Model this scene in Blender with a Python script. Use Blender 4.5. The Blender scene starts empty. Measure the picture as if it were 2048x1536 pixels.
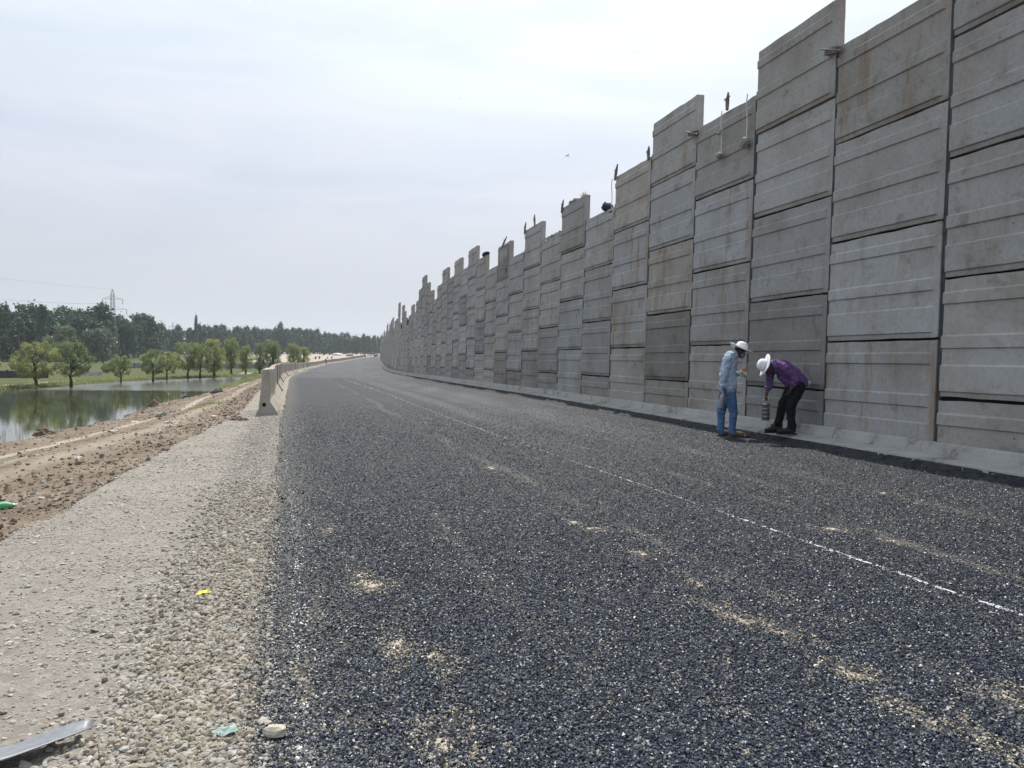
import bpy, bmesh, math, random
import numpy as np
from mathutils import Vector, Matrix, Euler

C = bpy.context.scene.collection
SC = bpy.context.scene
R = math.radians
rng = np.random.default_rng(7)
random.seed(7)

# ------------------------------------------------------------------ camera
CAM_H, FOC, PITCH, ROLL = 1.5, 1540.0, R(1.895), R(-0.5)
cam = bpy.data.objects.new('camera', bpy.data.cameras.new('camera'))
C.objects.link(cam)
cam.data.sensor_width = 36
cam.data.lens = FOC / 2048 * 36
cam.data.clip_start = 0.05
cam.data.clip_end = 30000
cam.matrix_world = (Matrix.Translation((0, 0, CAM_H)) @ Matrix.Rotation(R(90) - PITCH, 4, 'X')
                    @ Matrix.Rotation(-ROLL, 4, 'Z'))
SC.camera = cam

# ------------------------------------------------------------------ sky, sun, exposure
SUN_EL, SUN_AZ = R(62), R(0.0)          # azimuth from +Y towards +X
SUN_DIR = Vector((math.sin(SUN_AZ) * math.cos(SUN_EL), math.cos(SUN_AZ) * math.cos(SUN_EL), math.sin(SUN_EL)))
world = bpy.data.worlds.new('World')
SC.world = world
world.use_nodes = True
wn = world.node_tree
wn.nodes.clear()


def N(nt, typ, **kw):
    n = nt.nodes.new(typ)
    for k, v in kw.items():
        if k.startswith('i_'):
            n.inputs[k[2:].replace('_', ' ')].default_value = v
        else:
            setattr(n, k, v)
    return n


def L(nt, a, b):
    nt.links.new(a, b)


def ramp(nt, fac, stops, interp='LINEAR'):
    r = nt.nodes.new('ShaderNodeValToRGB')
    r.color_ramp.interpolation = interp
    while len(r.color_ramp.elements) < len(stops):
        r.color_ramp.elements.new(0.5)
    for e, (p, c) in zip(r.color_ramp.elements, stops):
        e.position = p
        e.color = (c[0], c[1], c[2], 1) if hasattr(c, '__len__') else (c, c, c, 1)
    if fac is not None:
        nt.links.new(fac, r.inputs[0])
    return r.outputs[0]


def math_n(nt, op, a, b=None, clamp=False):
    m = nt.nodes.new('ShaderNodeMath')
    m.operation = op
    m.use_clamp = clamp
    for i, v in enumerate((a, b)):
        if v is None:
            continue
        if isinstance(v, (int, float)):
            m.inputs[i].default_value = v
        else:
            nt.links.new(v, m.inputs[i])
    return m.outputs[0]


def mix(nt, fac, a, b, blend='MIX'):
    m = nt.nodes.new('ShaderNodeMix')
    m.data_type = 'RGBA'
    m.blend_type = blend
    for sock, v in ((m.inputs[0], fac), (m.inputs[6], a), (m.inputs[7], b)):
        if isinstance(v, (int, float)):
            sock.default_value = v
        elif isinstance(v, tuple):
            sock.default_value = (v[0], v[1], v[2], 1)
        else:
            nt.links.new(v, sock)
    return m.outputs[2]


sky = N(wn, 'ShaderNodeTexSky', sky_type='NISHITA', sun_disc=False, sun_elevation=SUN_EL, sun_rotation=SUN_AZ,
        altitude=1500, air_density=1.6, dust_density=4.0)
tc = N(wn, 'ShaderNodeTexCoord')
sep = N(wn, 'ShaderNodeSeparateXYZ')
L(wn, tc.outputs['Generated'], sep.inputs[0])
el = math_n(wn, 'MAXIMUM', sep.outputs[2], 0.0)
veil = ramp(wn, el, [(0.0, (2.9, 2.9, 3.3)), (0.07, (3.6, 3.65, 4.2)), (0.2, (5.45, 5.6, 6.5)),
                     (0.34, (6.3, 6.85, 7.7)), (0.6, (6.8, 7.5, 8.6)), (1.0, (5.9, 6.7, 8.0))])
dot = N(wn, 'ShaderNodeVectorMath', operation='DOT_PRODUCT')
L(wn, tc.outputs['Generated'], dot.inputs[0])
glow_dir = Vector((0.16, 0.86, 0.49)).normalized()
dot.inputs[1].default_value = glow_dir
glow = ramp(wn, dot.outputs['Value'], [(0.70, (1, 1, 1)), (0.88, (1.05, 1.05, 1.04)), (0.97, (1.22, 1.2, 1.15)), (1.0, (1.34, 1.3, 1.2))])
veil = mix(wn, 1.0, veil, glow, 'MULTIPLY')
mp = N(wn, 'ShaderNodeMapping')
mp.inputs['Scale'].default_value = (1.0, 1.0, 5.5)
L(wn, tc.outputs['Generated'], mp.inputs[0])
cl = N(wn, 'ShaderNodeTexNoise', i_Scale=1.7, i_Detail=5.0, i_Roughness=0.55, i_Distortion=0.5)
L(wn, mp.outputs[0], cl.inputs['Vector'])
cloud = ramp(wn, cl.outputs['Fac'], [(0.34, (0.86, 0.90, 0.95)), (0.60, (1.10, 1.08, 1.05))])
veil = mix(wn, 1.0, veil, cloud, 'MULTIPLY')
skyc = mix(wn, 0.86, sky.outputs[0], veil)
bg = N(wn, 'ShaderNodeBackground')
bg.inputs['Strength'].default_value = 0.1
L(wn, skyc, bg.inputs['Color'])
wo = N(wn, 'ShaderNodeOutputWorld')
L(wn, bg.outputs[0], wo.inputs['Surface'])

sun = bpy.data.objects.new('sun', bpy.data.lights.new('sun', 'SUN'))
C.objects.link(sun)
sun.data.energy = 5.0
sun.data.angle = R(0.6)
sun.data.color = (1.0, 0.95, 0.87)
sun.rotation_euler = (-SUN_DIR).to_track_quat('-Z', 'Y').to_euler()

SC.view_settings.view_transform = 'Standard'
SC.view_settings.look = 'None'
SC.view_settings.exposure = 0.28
SC.view_settings.gamma = 1.0
SC.view_settings.use_curve_mapping = False
SC.cycles.use_denoising = True
SC.cycles.max_bounces = 6
SC.cycles.transparent_max_bounces = 8
SC.cycles.volume_bounces = 0


# ------------------------------------------------------------------ helpers
def lin(s):
    """sRGB 0-255 to linear"""
    o = []
    for v in s:
        v /= 255
        o.append(v / 12.92 if v <= 0.04045 else ((v + 0.055) / 1.055) ** 2.4)
    return tuple(o)


def interp(x, xp, fp):
    """piecewise linear with linear extrapolation"""
    x = np.asarray(x, float)
    xp = np.asarray(xp, float)
    fp = np.asarray(fp, float)
    r = np.interp(x, xp, fp)
    s0 = (fp[1] - fp[0]) / (xp[1] - xp[0])
    s1 = (fp[-1] - fp[-2]) / (xp[-1] - xp[-2])
    r = np.where(x < xp[0], fp[0] + (x - xp[0]) * s0, r)
    return np.where(x > xp[-1], fp[-1] + (x - xp[-1]) * s1, r)


def tag(o, label=None, cat=None, group=None, kind=None):
    if label:
        o['label'] = label
    if cat:
        o['category'] = cat
    if group:
        o['group'] = group
    if kind:
        o['kind'] = kind
    return o


def empty(name, loc=(0, 0, 0), rz=0.0, rot=None):
    o = bpy.data.objects.new(name, None)
    o.empty_display_size = 0.2
    C.objects.link(o)
    o.location = loc
    o.rotation_euler = rot if rot else (0, 0, rz)
    return o


def mesh_obj(name, verts, faces, mat, parent=None, smooth=False, attrs=None):
    me = bpy.data.meshes.new(name)
    me.from_pydata([tuple(v) for v in verts], [], [tuple(f) for f in faces])
    if smooth:
        me.polygons.foreach_set('use_smooth', [True] * len(me.polygons))
    if attrs:
        for k, arr in attrs.items():
            a = me.attributes.new(k, 'FLOAT_COLOR', 'POINT')
            arr = np.asarray(arr, np.float32)
            if arr.shape[1] == 3:
                arr = np.c_[arr, np.ones(len(arr), np.float32)]
            a.data.foreach_set('color', arr.ravel())
    if mat:
        me.materials.append(mat)
    me.update()
    o = bpy.data.objects.new(name, me)
    C.objects.link(o)
    if parent:
        o.parent = parent
    return o


def big_mesh(name, V, F, mat, parent=None, attrs=None, smooth=False):
    """V (n,3), F (m,k) uniform polygons, numpy fast path"""
    V = np.asarray(V, np.float32)
    F = np.asarray(F, np.int32)
    k = F.shape[1]
    me = bpy.data.meshes.new(name)
    me.vertices.add(len(V))
    me.vertices.foreach_set('co', V.ravel())
    me.loops.add(F.size)
    me.loops.foreach_set('vertex_index', F.ravel())
    me.polygons.add(len(F))
    me.polygons.foreach_set('loop_start', np.arange(0, F.size, k, dtype=np.int32))
    try:
        me.polygons.foreach_set('loop_total', np.full(len(F), k, np.int32))
    except Exception:
        pass
    me.update(calc_edges=True)
    me.polygons.foreach_set('use_smooth', np.full(len(F), smooth))
    if attrs:
        for kk, arr in attrs.items():
            a = me.attributes.new(kk, 'FLOAT_COLOR', 'POINT')
            arr = np.asarray(arr, np.float32)
            if arr.shape[1] == 3:
                arr = np.c_[arr, np.ones(len(arr), np.float32)]
            a.data.foreach_set('color', arr.ravel())
    me.materials.append(mat)
    o = bpy.data.objects.new(name, me)
    C.objects.link(o)
    if parent:
        o.parent = parent
    return o


class MB:
    def __init__(s):
        s.v = []
        s.f = []

    def add(s, v, f):
        n = len(s.v)
        s.v += [tuple(p) for p in v]
        s.f += [tuple(i + n for i in q) for q in f]
        return s

    def box(s, c, d, m=None):
        x, y, z = [k / 2 for k in d]
        vs = [Vector((sx * x, sy * y, sz * z)) for sz in (-1, 1) for sx, sy in ((-1, -1), (1, -1), (1, 1), (-1, 1))]
        if m is not None:
            vs = [m @ v for v in vs]
        vs = [v + Vector(c) for v in vs]
        return s.add(vs, [(3, 2, 1, 0), (4, 5, 6, 7), (0, 1, 5, 4), (1, 2, 6, 5), (2, 3, 7, 6), (3, 0, 4, 7)])

    def tube(s, pts, rad, n=6, cap=True):
        pts = [Vector(p) for p in pts]
        if not hasattr(rad, '__len__'):
            rad = [rad] * len(pts)
        vs, fs = [], []
        up = Vector((0.13, 0.21, 1)).normalized()
        for i, p in enumerate(pts):
            t = (pts[min(i + 1, len(pts) - 1)] - pts[max(i - 1, 0)]).normalized()
            a = t.cross(up)
            if a.length < 1e-3:
                a = t.cross(Vector((1, 0, 0)))
            a.normalize()
            b = t.cross(a)
            for k in range(n):
                an = 2 * math.pi * k / n
                vs.append(p + (a * math.cos(an) + b * math.sin(an)) * rad[i])
        for i in range(len(pts) - 1):
            for k in range(n):
                fs.append((i * n + k, i * n + (k + 1) % n, (i + 1) * n + (k + 1) % n, (i + 1) * n + k))
        if cap:
            fs.append(tuple(range(n - 1, -1, -1)))
            fs.append(tuple((len(pts) - 1) * n + k for k in range(n)))
        return s.add(vs, fs)

    def lathe(s, prof, n=16, m=None, close=True):
        vs, fs = [], []
        for r, z in prof:
            for k in range(n):
                a = 2 * math.pi * k / n
                v = Vector((r * math.cos(a), r * math.sin(a), z))
                vs.append(m @ v if m is not None else v)
        for i in range(len(prof) - 1):
            for k in range(n):
                fs.append((i * n + k, i * n + (k + 1) % n, (i + 1) * n + (k + 1) % n, (i + 1) * n + k))
        if close:
            fs.append(tuple(range(n - 1, -1, -1)))
            fs.append(tuple((len(prof) - 1) * n + k for k in range(n)))
        return s.add(vs, fs)

    def ell(s, c, r, m=None, nu=14, nv=9):
        vs, fs = [], []
        for j in range(1, nv):
            ph = math.pi * j / nv
            for k in range(nu):
                th = 2 * math.pi * k / nu
                v = Vector((r[0] * math.sin(ph) * math.cos(th), r[1] * math.sin(ph) * math.sin(th), -r[2] * math.cos(ph)))
                vs.append((m @ v if m is not None else v) + Vector(c))
        b = Vector((0, 0, -r[2]))
        t = Vector((0, 0, r[2]))
        vs.append((m @ b if m is not None else b) + Vector(c))
        vs.append((m @ t if m is not None else t) + Vector(c))
        nb, ntp = len(vs) - 2, len(vs) - 1
        for j in range(nv - 2):
            for k in range(nu):
                fs.append((j * nu + k, j * nu + (k + 1) % nu, (j + 1) * nu + (k + 1) % nu, (j + 1) * nu + k))
        for k in range(nu):
            fs.append((nb, (k + 1) % nu, k))
            fs.append((ntp, (nv - 2) * nu + k, (nv - 2) * nu + (k + 1) % nu))
        return s.add(vs, fs)

    def cap(s, p0, r0, p1, r1, n=12):
        """tapered capsule, one closed shape"""
        p0, p1 = Vector(p0), Vector(p1)
        t = (p1 - p0).normalized()
        pts, rad = [], []
        for a in (1.5, 1.1, 0.7, 0.35, 0.0):
            pts.append(p0 - t * r0 * math.sin(a))
            rad.append(max(r0 * math.cos(a), 0.0008))
        for a in (0.0, 0.35, 0.7, 1.1, 1.5):
            pts.append(p1 + t * r1 * math.sin(a))
            rad.append(max(r1 * math.cos(a), 0.0008))
        # straight tube with a fixed frame
        a_ = t.cross(Vector((0.3, 0.9, 0.2)))
        if a_.length < 1e-2:
            a_ = t.cross(Vector((1, 0, 0)))
        a_.normalize()
        b_ = t.cross(a_)
        vs, fs = [], []
        for p, r in zip(pts, rad):
            for k in range(n):
                an = 2 * math.pi * k / n
                vs.append(p + (a_ * math.cos(an) + b_ * math.sin(an)) * r)
        for i in range(len(pts) - 1):
            for k in range(n):
                fs.append((i * n + k, i * n + (k + 1) % n, (i + 1) * n + (k + 1) % n, (i + 1) * n + k))
        fs.append(tuple(range(n - 1, -1, -1)))
        fs.append(tuple((len(pts) - 1) * n + k for k in range(n)))
        return s.add(vs, fs)

    def build(s, name, mat, parent=None, smooth=False, attrs=None):
        return mesh_obj(name, s.v, s.f, mat, parent, smooth, attrs)


def vnoise(x, y, scale, seed=0):
    """smooth value noise in numpy, -1..1"""
    x = np.asarray(x, float) * scale
    y = np.asarray(y, float) * scale
    xi, yi = np.floor(x).astype(np.int64), np.floor(y).astype(np.int64)
    fx, fy = x - xi, y - yi
    fx = fx * fx * (3 - 2 * fx)
    fy = fy * fy * (3 - 2 * fy)

    def h(a, b):
        n = (a * 374761393 + b * 668265263 + seed * 974634777) & 0xFFFFFFFF
        n = ((n ^ (n >> 13)) * 1274126177) & 0xFFFFFFFF
        n = n ^ (n >> 16)
        return (n & 0xFFFF) / 32767.5 - 1
    return ((h(xi, yi) * (1 - fx) + h(xi + 1, yi) * fx) * (1 - fy)
            + (h(xi, yi + 1) * (1 - fx) + h(xi + 1, yi + 1) * fx) * fy)


def fbm(x, y, scale, seed=0, octv=4):
    r, a = 0, 1
    for o in range(octv):
        r = r + a * vnoise(x, y, scale * 2 ** o, seed + o)
        a *= 0.5
    return r / 1.9


# ------------------------------------------------------------------ plan of the place
SL = math.tan(R(14.8))


def XW(Y):                    # wall face
    Y = np.asarray(Y, float)
    k = 0.00084
    a = np.clip(Y - 30, 0, 100)
    return 9.4 - SL * Y + k / 2 * a * a + np.clip(Y - 130, 0, None) * k * 100


def ZR(Y):                    # road level
    return interp(np.clip(Y, -50, 900), [-50, 0, 30, 44, 60, 78, 105, 136, 180, 220, 268, 315, 345, 450, 650, 900],
                  [0, 0, -.02, -.1, -.2, -.34, -.52, -.68, -.62, -.25, .35, 1.3, 1.75, 3.0, 4.0, 4.6])


_by = [20.0, 44, 59.5, 78, 105, 136, 198, 268, 315, 345]
_bx = [-6.35, -13.35, -17.8, -22.6, -28.9, -36.3, -48.3, -56.4, -60.6, -63.2]


def XB(Y):                    # barrier line
    return interp(Y, _by, _bx)


def XA(Y):                    # left edge of the asphalt
    return interp(Y, [-10, 0, 3, 5.3, 8, 12.3, 18.2, 44, 59.5, 78, 105, 136, 198, 268, 315, 345],
                  [2.3, -.15, -.95, -1.65, -2.42, -3.72, -5.45, -12.75, -17.2, -22.1, -28.4, -35.8, -47.8, -55.9, -60.1, -62.7])


def XG(Y):                    # left edge of the gravel shoulder
    return np.where(np.asarray(Y) < 20, interp(Y, [-10, 6.2, 7.4, 8.4, 9.8, 14.6, 20], [-2.2, -4.15, -4.4, -4.62, -4.98, -6.05, -7.1]), XB(Y) - 0.75)


def XS(Y):                    # near shore of the pond
    return interp(Y, [-20, 0, 15, 25.3, 29, 35.6, 44.3, 55.3, 70, 93, 104, 116, 200, 400],
                  [-17.5, -16.5, -16.6, -16.9, -17.1, -17.9, -20.8, -22.8, -26.5, -32.1, -34, -37.5, -60, -100])


def XF(Y):                    # far shore
    return interp(Y, [-50, 54, 60, 62.5, 64.5, 68, 71.8, 77.6, 86.7, 94, 104, 112, 116, 200, 400],
                  [-260, -250, -120, -60, -44, -41.6, -41.9, -43.2, -43.8, -43.4, -42.0, -39.6, -37.6, -60.1, -100.1])


WATER_Z = -1.5


def ZF(Y):                    # fields left of the road
    return interp(np.clip(Y, -100, 3000), [-100, 60, 150, 220, 300, 450, 650, 1000, 3000], [-1.32, -1.3, -1.2, -.9, 0.0, 2.4, 4.0, 5.0, 12.0])


# arc length of the wall
_Y = np.linspace(-20, 345, 7301)
_Xw = XW(_Y)
_S = np.r_[0, np.cumsum(np.hypot(np.diff(_Y), np.diff(_Xw)))]
_S -= np.interp(0, _Y, _S)


def wall_pt(s):
    y = np.interp(s, _S, _Y)
    return np.array([XW(y), y])


def wall_frame(s):
    p = wall_pt(s)
    q = wall_pt(s + 0.2) - wall_pt(s - 0.2)
    t = q / np.hypot(*q)
    return p, t, np.array([-t[1], t[0]])     # left normal = towards the road


# ------------------------------------------------------------------ materials
def new_mat(name):
    m = bpy.data.materials.new(name)
    m.use_nodes = True
    nt = m.node_tree
    b = nt.nodes['Principled BSDF']
    return m, nt, b


def simple(name, col, rough=0.7, spec=0.3, metal=0.0, noise=0.0, nscale=8.0, bump=0.0, col2=None, coord='Object'):
    m, nt, b = new_mat(name)
    b.inputs['Roughness'].default_value = rough
    b.inputs['Specular IOR Level'].default_value = spec
    b.inputs['Metallic'].default_value = metal
    if noise or bump:
        t = N(nt, 'ShaderNodeTexCoord')
        n = N(nt, 'ShaderNodeTexNoise', i_Scale=nscale, i_Detail=5.0, i_Roughness=0.6)
        L(nt, t.outputs[coord], n.inputs['Vector'])
        c2 = col2 if col2 else tuple(c * (1 - noise) for c in col)
        c1 = col if col2 else tuple(min(1, c * (1 + noise)) for c in col)
        L(nt, ramp(nt, n.outputs['Fac'], [(0.3, c2), (0.7, c1)]), b.inputs['Base Color'])
        if bump:
            bp = N(nt, 'ShaderNodeBump', i_Strength=bump, i_Distance=0.02)
            L(nt, n.outputs['Fac'], bp.inputs['Height'])
            L(nt, bp.outputs[0], b.inputs['Normal'])
    else:
        b.inputs['Base Color'].default_value = (*col, 1)
    return m


def attr_node(nt, name):
    a = nt.nodes.new('ShaderNodeAttribute')
    a.attribute_name = name
    return a


def concrete_mat():
    m, nt, b = new_mat('concrete_panel')
    t = N(nt, 'ShaderNodeTexCoord')
    a = attr_node(nt, 'tone')
    sp = N(nt, 'ShaderNodeSeparateColor')
    L(nt, a.outputs['Color'], sp.inputs[0])
    off = N(nt, 'ShaderNodeVectorMath', operation='MULTIPLY_ADD')
    cmb = N(nt, 'ShaderNodeCombineXYZ')
    for i in range(3):
        L(nt, sp.outputs[2], cmb.inputs[i])
    L(nt, cmb.outputs[0], off.inputs[0])
    off.inputs[1].default_value = (37, 71, 53)
    L(nt, t.outputs['Object'], off.inputs[2])
    P = off.outputs[0]
    n1 = N(nt, 'ShaderNodeTexNoise', i_Scale=0.9, i_Detail=6.0, i_Roughness=0.6)
    n2 = N(nt, 'ShaderNodeTexNoise', i_Scale=14.0, i_Detail=8.0, i_Roughness=0.7)
    L(nt, P, n1.inputs['Vector'])
    L(nt, P, n2.inputs['Vector'])
    base = ramp(nt, n1.outputs['Fac'], [(0.25, (0.235, 0.225, 0.20)), (0.5, (0.315, 0.31, 0.295)), (0.75, (0.355, 0.365, 0.365))])
    fine = ramp(nt, n2.outputs['Fac'], [(0.3, 0.8), (0.5, 1.0), (0.75, 1.1)])
    c = mix(nt, 1.0, base, fine, 'MULTIPLY')
    # vertical drip stains, rust tinted
    mp = N(nt, 'ShaderNodeMapping')
    mp.inputs['Scale'].default_value = (3.2, 3.2, 0.45)
    L(nt, P, mp.inputs[0])
    n3 = N(nt, 'ShaderNodeTexNoise', i_Scale=1.0, i_Detail=5.0, i_Roughness=0.65)
    L(nt, mp.outputs[0], n3.inputs['Vector'])
    drip = ramp(nt, n3.outputs['Fac'], [(0.52, 0.0), (0.66, 1.0)])
    drip = math_n(nt, 'MULTIPLY', drip, sp.outputs[1])
    c = mix(nt, math_n(nt, 'MULTIPLY', drip, 0.85), c, (0.24, 0.17, 0.11))
    # blotches of darker damp concrete
    n4 = N(nt, 'ShaderNodeTexNoise', i_Scale=2.3, i_Detail=7.0, i_Roughness=0.7)
    L(nt, P, n4.inputs['Vector'])
    bl = ramp(nt, n4.outputs['Fac'], [(0.56, 0.0), (0.66, 1.0)])
    c = mix(nt, math_n(nt, 'MULTIPLY', bl, 0.45), c, (0.12, 0.12, 0.10))
    # small pits and mud specks
    v = N(nt, 'ShaderNodeTexVoronoi', i_Scale=3.3)
    L(nt, P, v.inputs['Vector'])
    pit = ramp(nt, math_n(nt, 'ADD', v.outputs['Distance'], math_n(nt, 'MULTIPLY', n2.outputs['Fac'], 0.12)), [(0.09, 1.0), (0.125, 0.0)])
    c = mix(nt, math_n(nt, 'MULTIPLY', pit, 0.7), c, (0.09, 0.07, 0.055))
    # mud and black grime near the lower joint, from geometry height in the panel
    ez = N(nt, 'ShaderNodeSeparateXYZ')
    L(nt, t.outputs['Object'], ez.inputs[0])
    low = ramp(nt, math_n(nt, 'ADD', ez.outputs[2], math_n(nt, 'MULTIPLY', n1.outputs['Fac'], 0.35)), [(0.14, 1.0), (0.32, 0.0)])
    c = mix(nt, math_n(nt, 'MULTIPLY', low, 0.6), c, (0.13, 0.11, 0.085))
    hi = ramp(nt, math_n(nt, 'ADD', ez.outputs[2], math_n(nt, 'MULTIPLY', math_n(nt, 'SUBTRACT', n3.outputs['Fac'], .5), 0.9)), [(1.55, 0.0), (1.76, 1.0)])
    c = mix(nt, math_n(nt, 'MULTIPLY', hi, 0.28), c, (0.10, 0.10, 0.088))
    c = mix(nt, 1.0, c, sp.outputs[0], 'MULTIPLY')
    c = mix(nt, 1.0, c, ramp(nt, a.outputs['Alpha'], [(0.0, (.98, 1.0, 1.03)), (.5, (1.01, 1, .985)), (1.0, (1.05, 1.0, .93))]), 'MULTIPLY')
    L(nt, c, b.inputs['Base Color'])
    b.inputs['Roughness'].default_value = 0.85
    b.inputs['Specular IOR Level'].default_value = 0.2
    bp = N(nt, 'ShaderNodeBump', i_Strength=0.35, i_Distance=0.012)
    L(nt, math_n(nt, 'SUBTRACT', n2.outputs['Fac'], math_n(nt, 'MULTIPLY', pit, 0.5)), bp.inputs['Height'])
    L(nt, bp.outputs[0], b.inputs['Normal'])
    return m


M_PANEL = concrete_mat()


def cast_mat(name, c1, c2, dirt, scale=2.0):
    m, nt, b = new_mat(name)
    t = N(nt, 'ShaderNodeTexCoord')
    g = N(nt, 'ShaderNodeNewGeometry')
    n1 = N(nt, 'ShaderNodeTexNoise', i_Scale=scale, i_Detail=8.0, i_Roughness=0.65)
    L(nt, g.outputs['Position'], n1.inputs['Vector'])
    n2 = N(nt, 'ShaderNodeTexNoise', i_Scale=45.0, i_Detail=3.0, i_Roughness=0.7)
    L(nt, g.outputs['Position'], n2.inputs['Vector'])
    c = ramp(nt, n1.outputs['Fac'], [(0.3, c2), (0.68, c1)])
    c = mix(nt, ramp(nt, n1.outputs['Fac'], [(0.36, 0.8), (0.44, 0.0)]), c, dirt)
    c = mix(nt, 1.0, c, ramp(nt, n2.outputs['Fac'], [(0.3, 0.8), (0.7, 1.12)]), 'MULTIPLY')
    L(nt, c, b.inputs['Base Color'])
    b.inputs['Roughness'].default_value = 0.9
    b.inputs['Specular IOR Level'].default_value = 0.15
    bp = N(nt, 'ShaderNodeBump', i_Strength=0.5, i_Distance=0.01)
    L(nt, n2.outputs['Fac'], bp.inputs['Height'])
    L(nt, bp.outputs[0], b.inputs['Normal'])
    return m


M_KERB = cast_mat('kerb_concrete', (0.42, 0.415, 0.385), (0.31, 0.305, 0.285), (0.17, 0.155, 0.125), 1.7)
M_BARRIER = cast_mat('barrier_concrete', (0.44, 0.40, 0.34), (0.31, 0.285, 0.245), (0.22, 0.17, 0.13), 2.3)


def tint_mat(name, rough=0.85, spec=0.25, fine=0.25, fscale=60.0):
    """colour comes from each stone's own colour attribute, broken up by noise"""
    m, nt, b = new_mat(name)
    a = attr_node(nt, 'tint')
    g = N(nt, 'ShaderNodeNewGeometry')
    n = N(nt, 'ShaderNodeTexNoise', i_Scale=fscale, i_Detail=3.0, i_Roughness=0.7)
    L(nt, g.outputs['Position'], n.inputs['Vector'])
    c = mix(nt, 1.0, a.outputs['Color'], ramp(nt, n.outputs['Fac'], [(0.3, 1 - fine), (0.7, 1 + fine)]), 'MULTIPLY')
    L(nt, c, b.inputs['Base Color'])
    b.inputs['Roughness'].default_value = rough
    b.inputs['Specular IOR Level'].default_value = spec
    return m


M_CHIP = tint_mat('bitumen_coated_chip', rough=0.40, spec=0.38)
M_STONE = tint_mat('loose_stone', rough=0.9, spec=0.15, fine=0.12)


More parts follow.
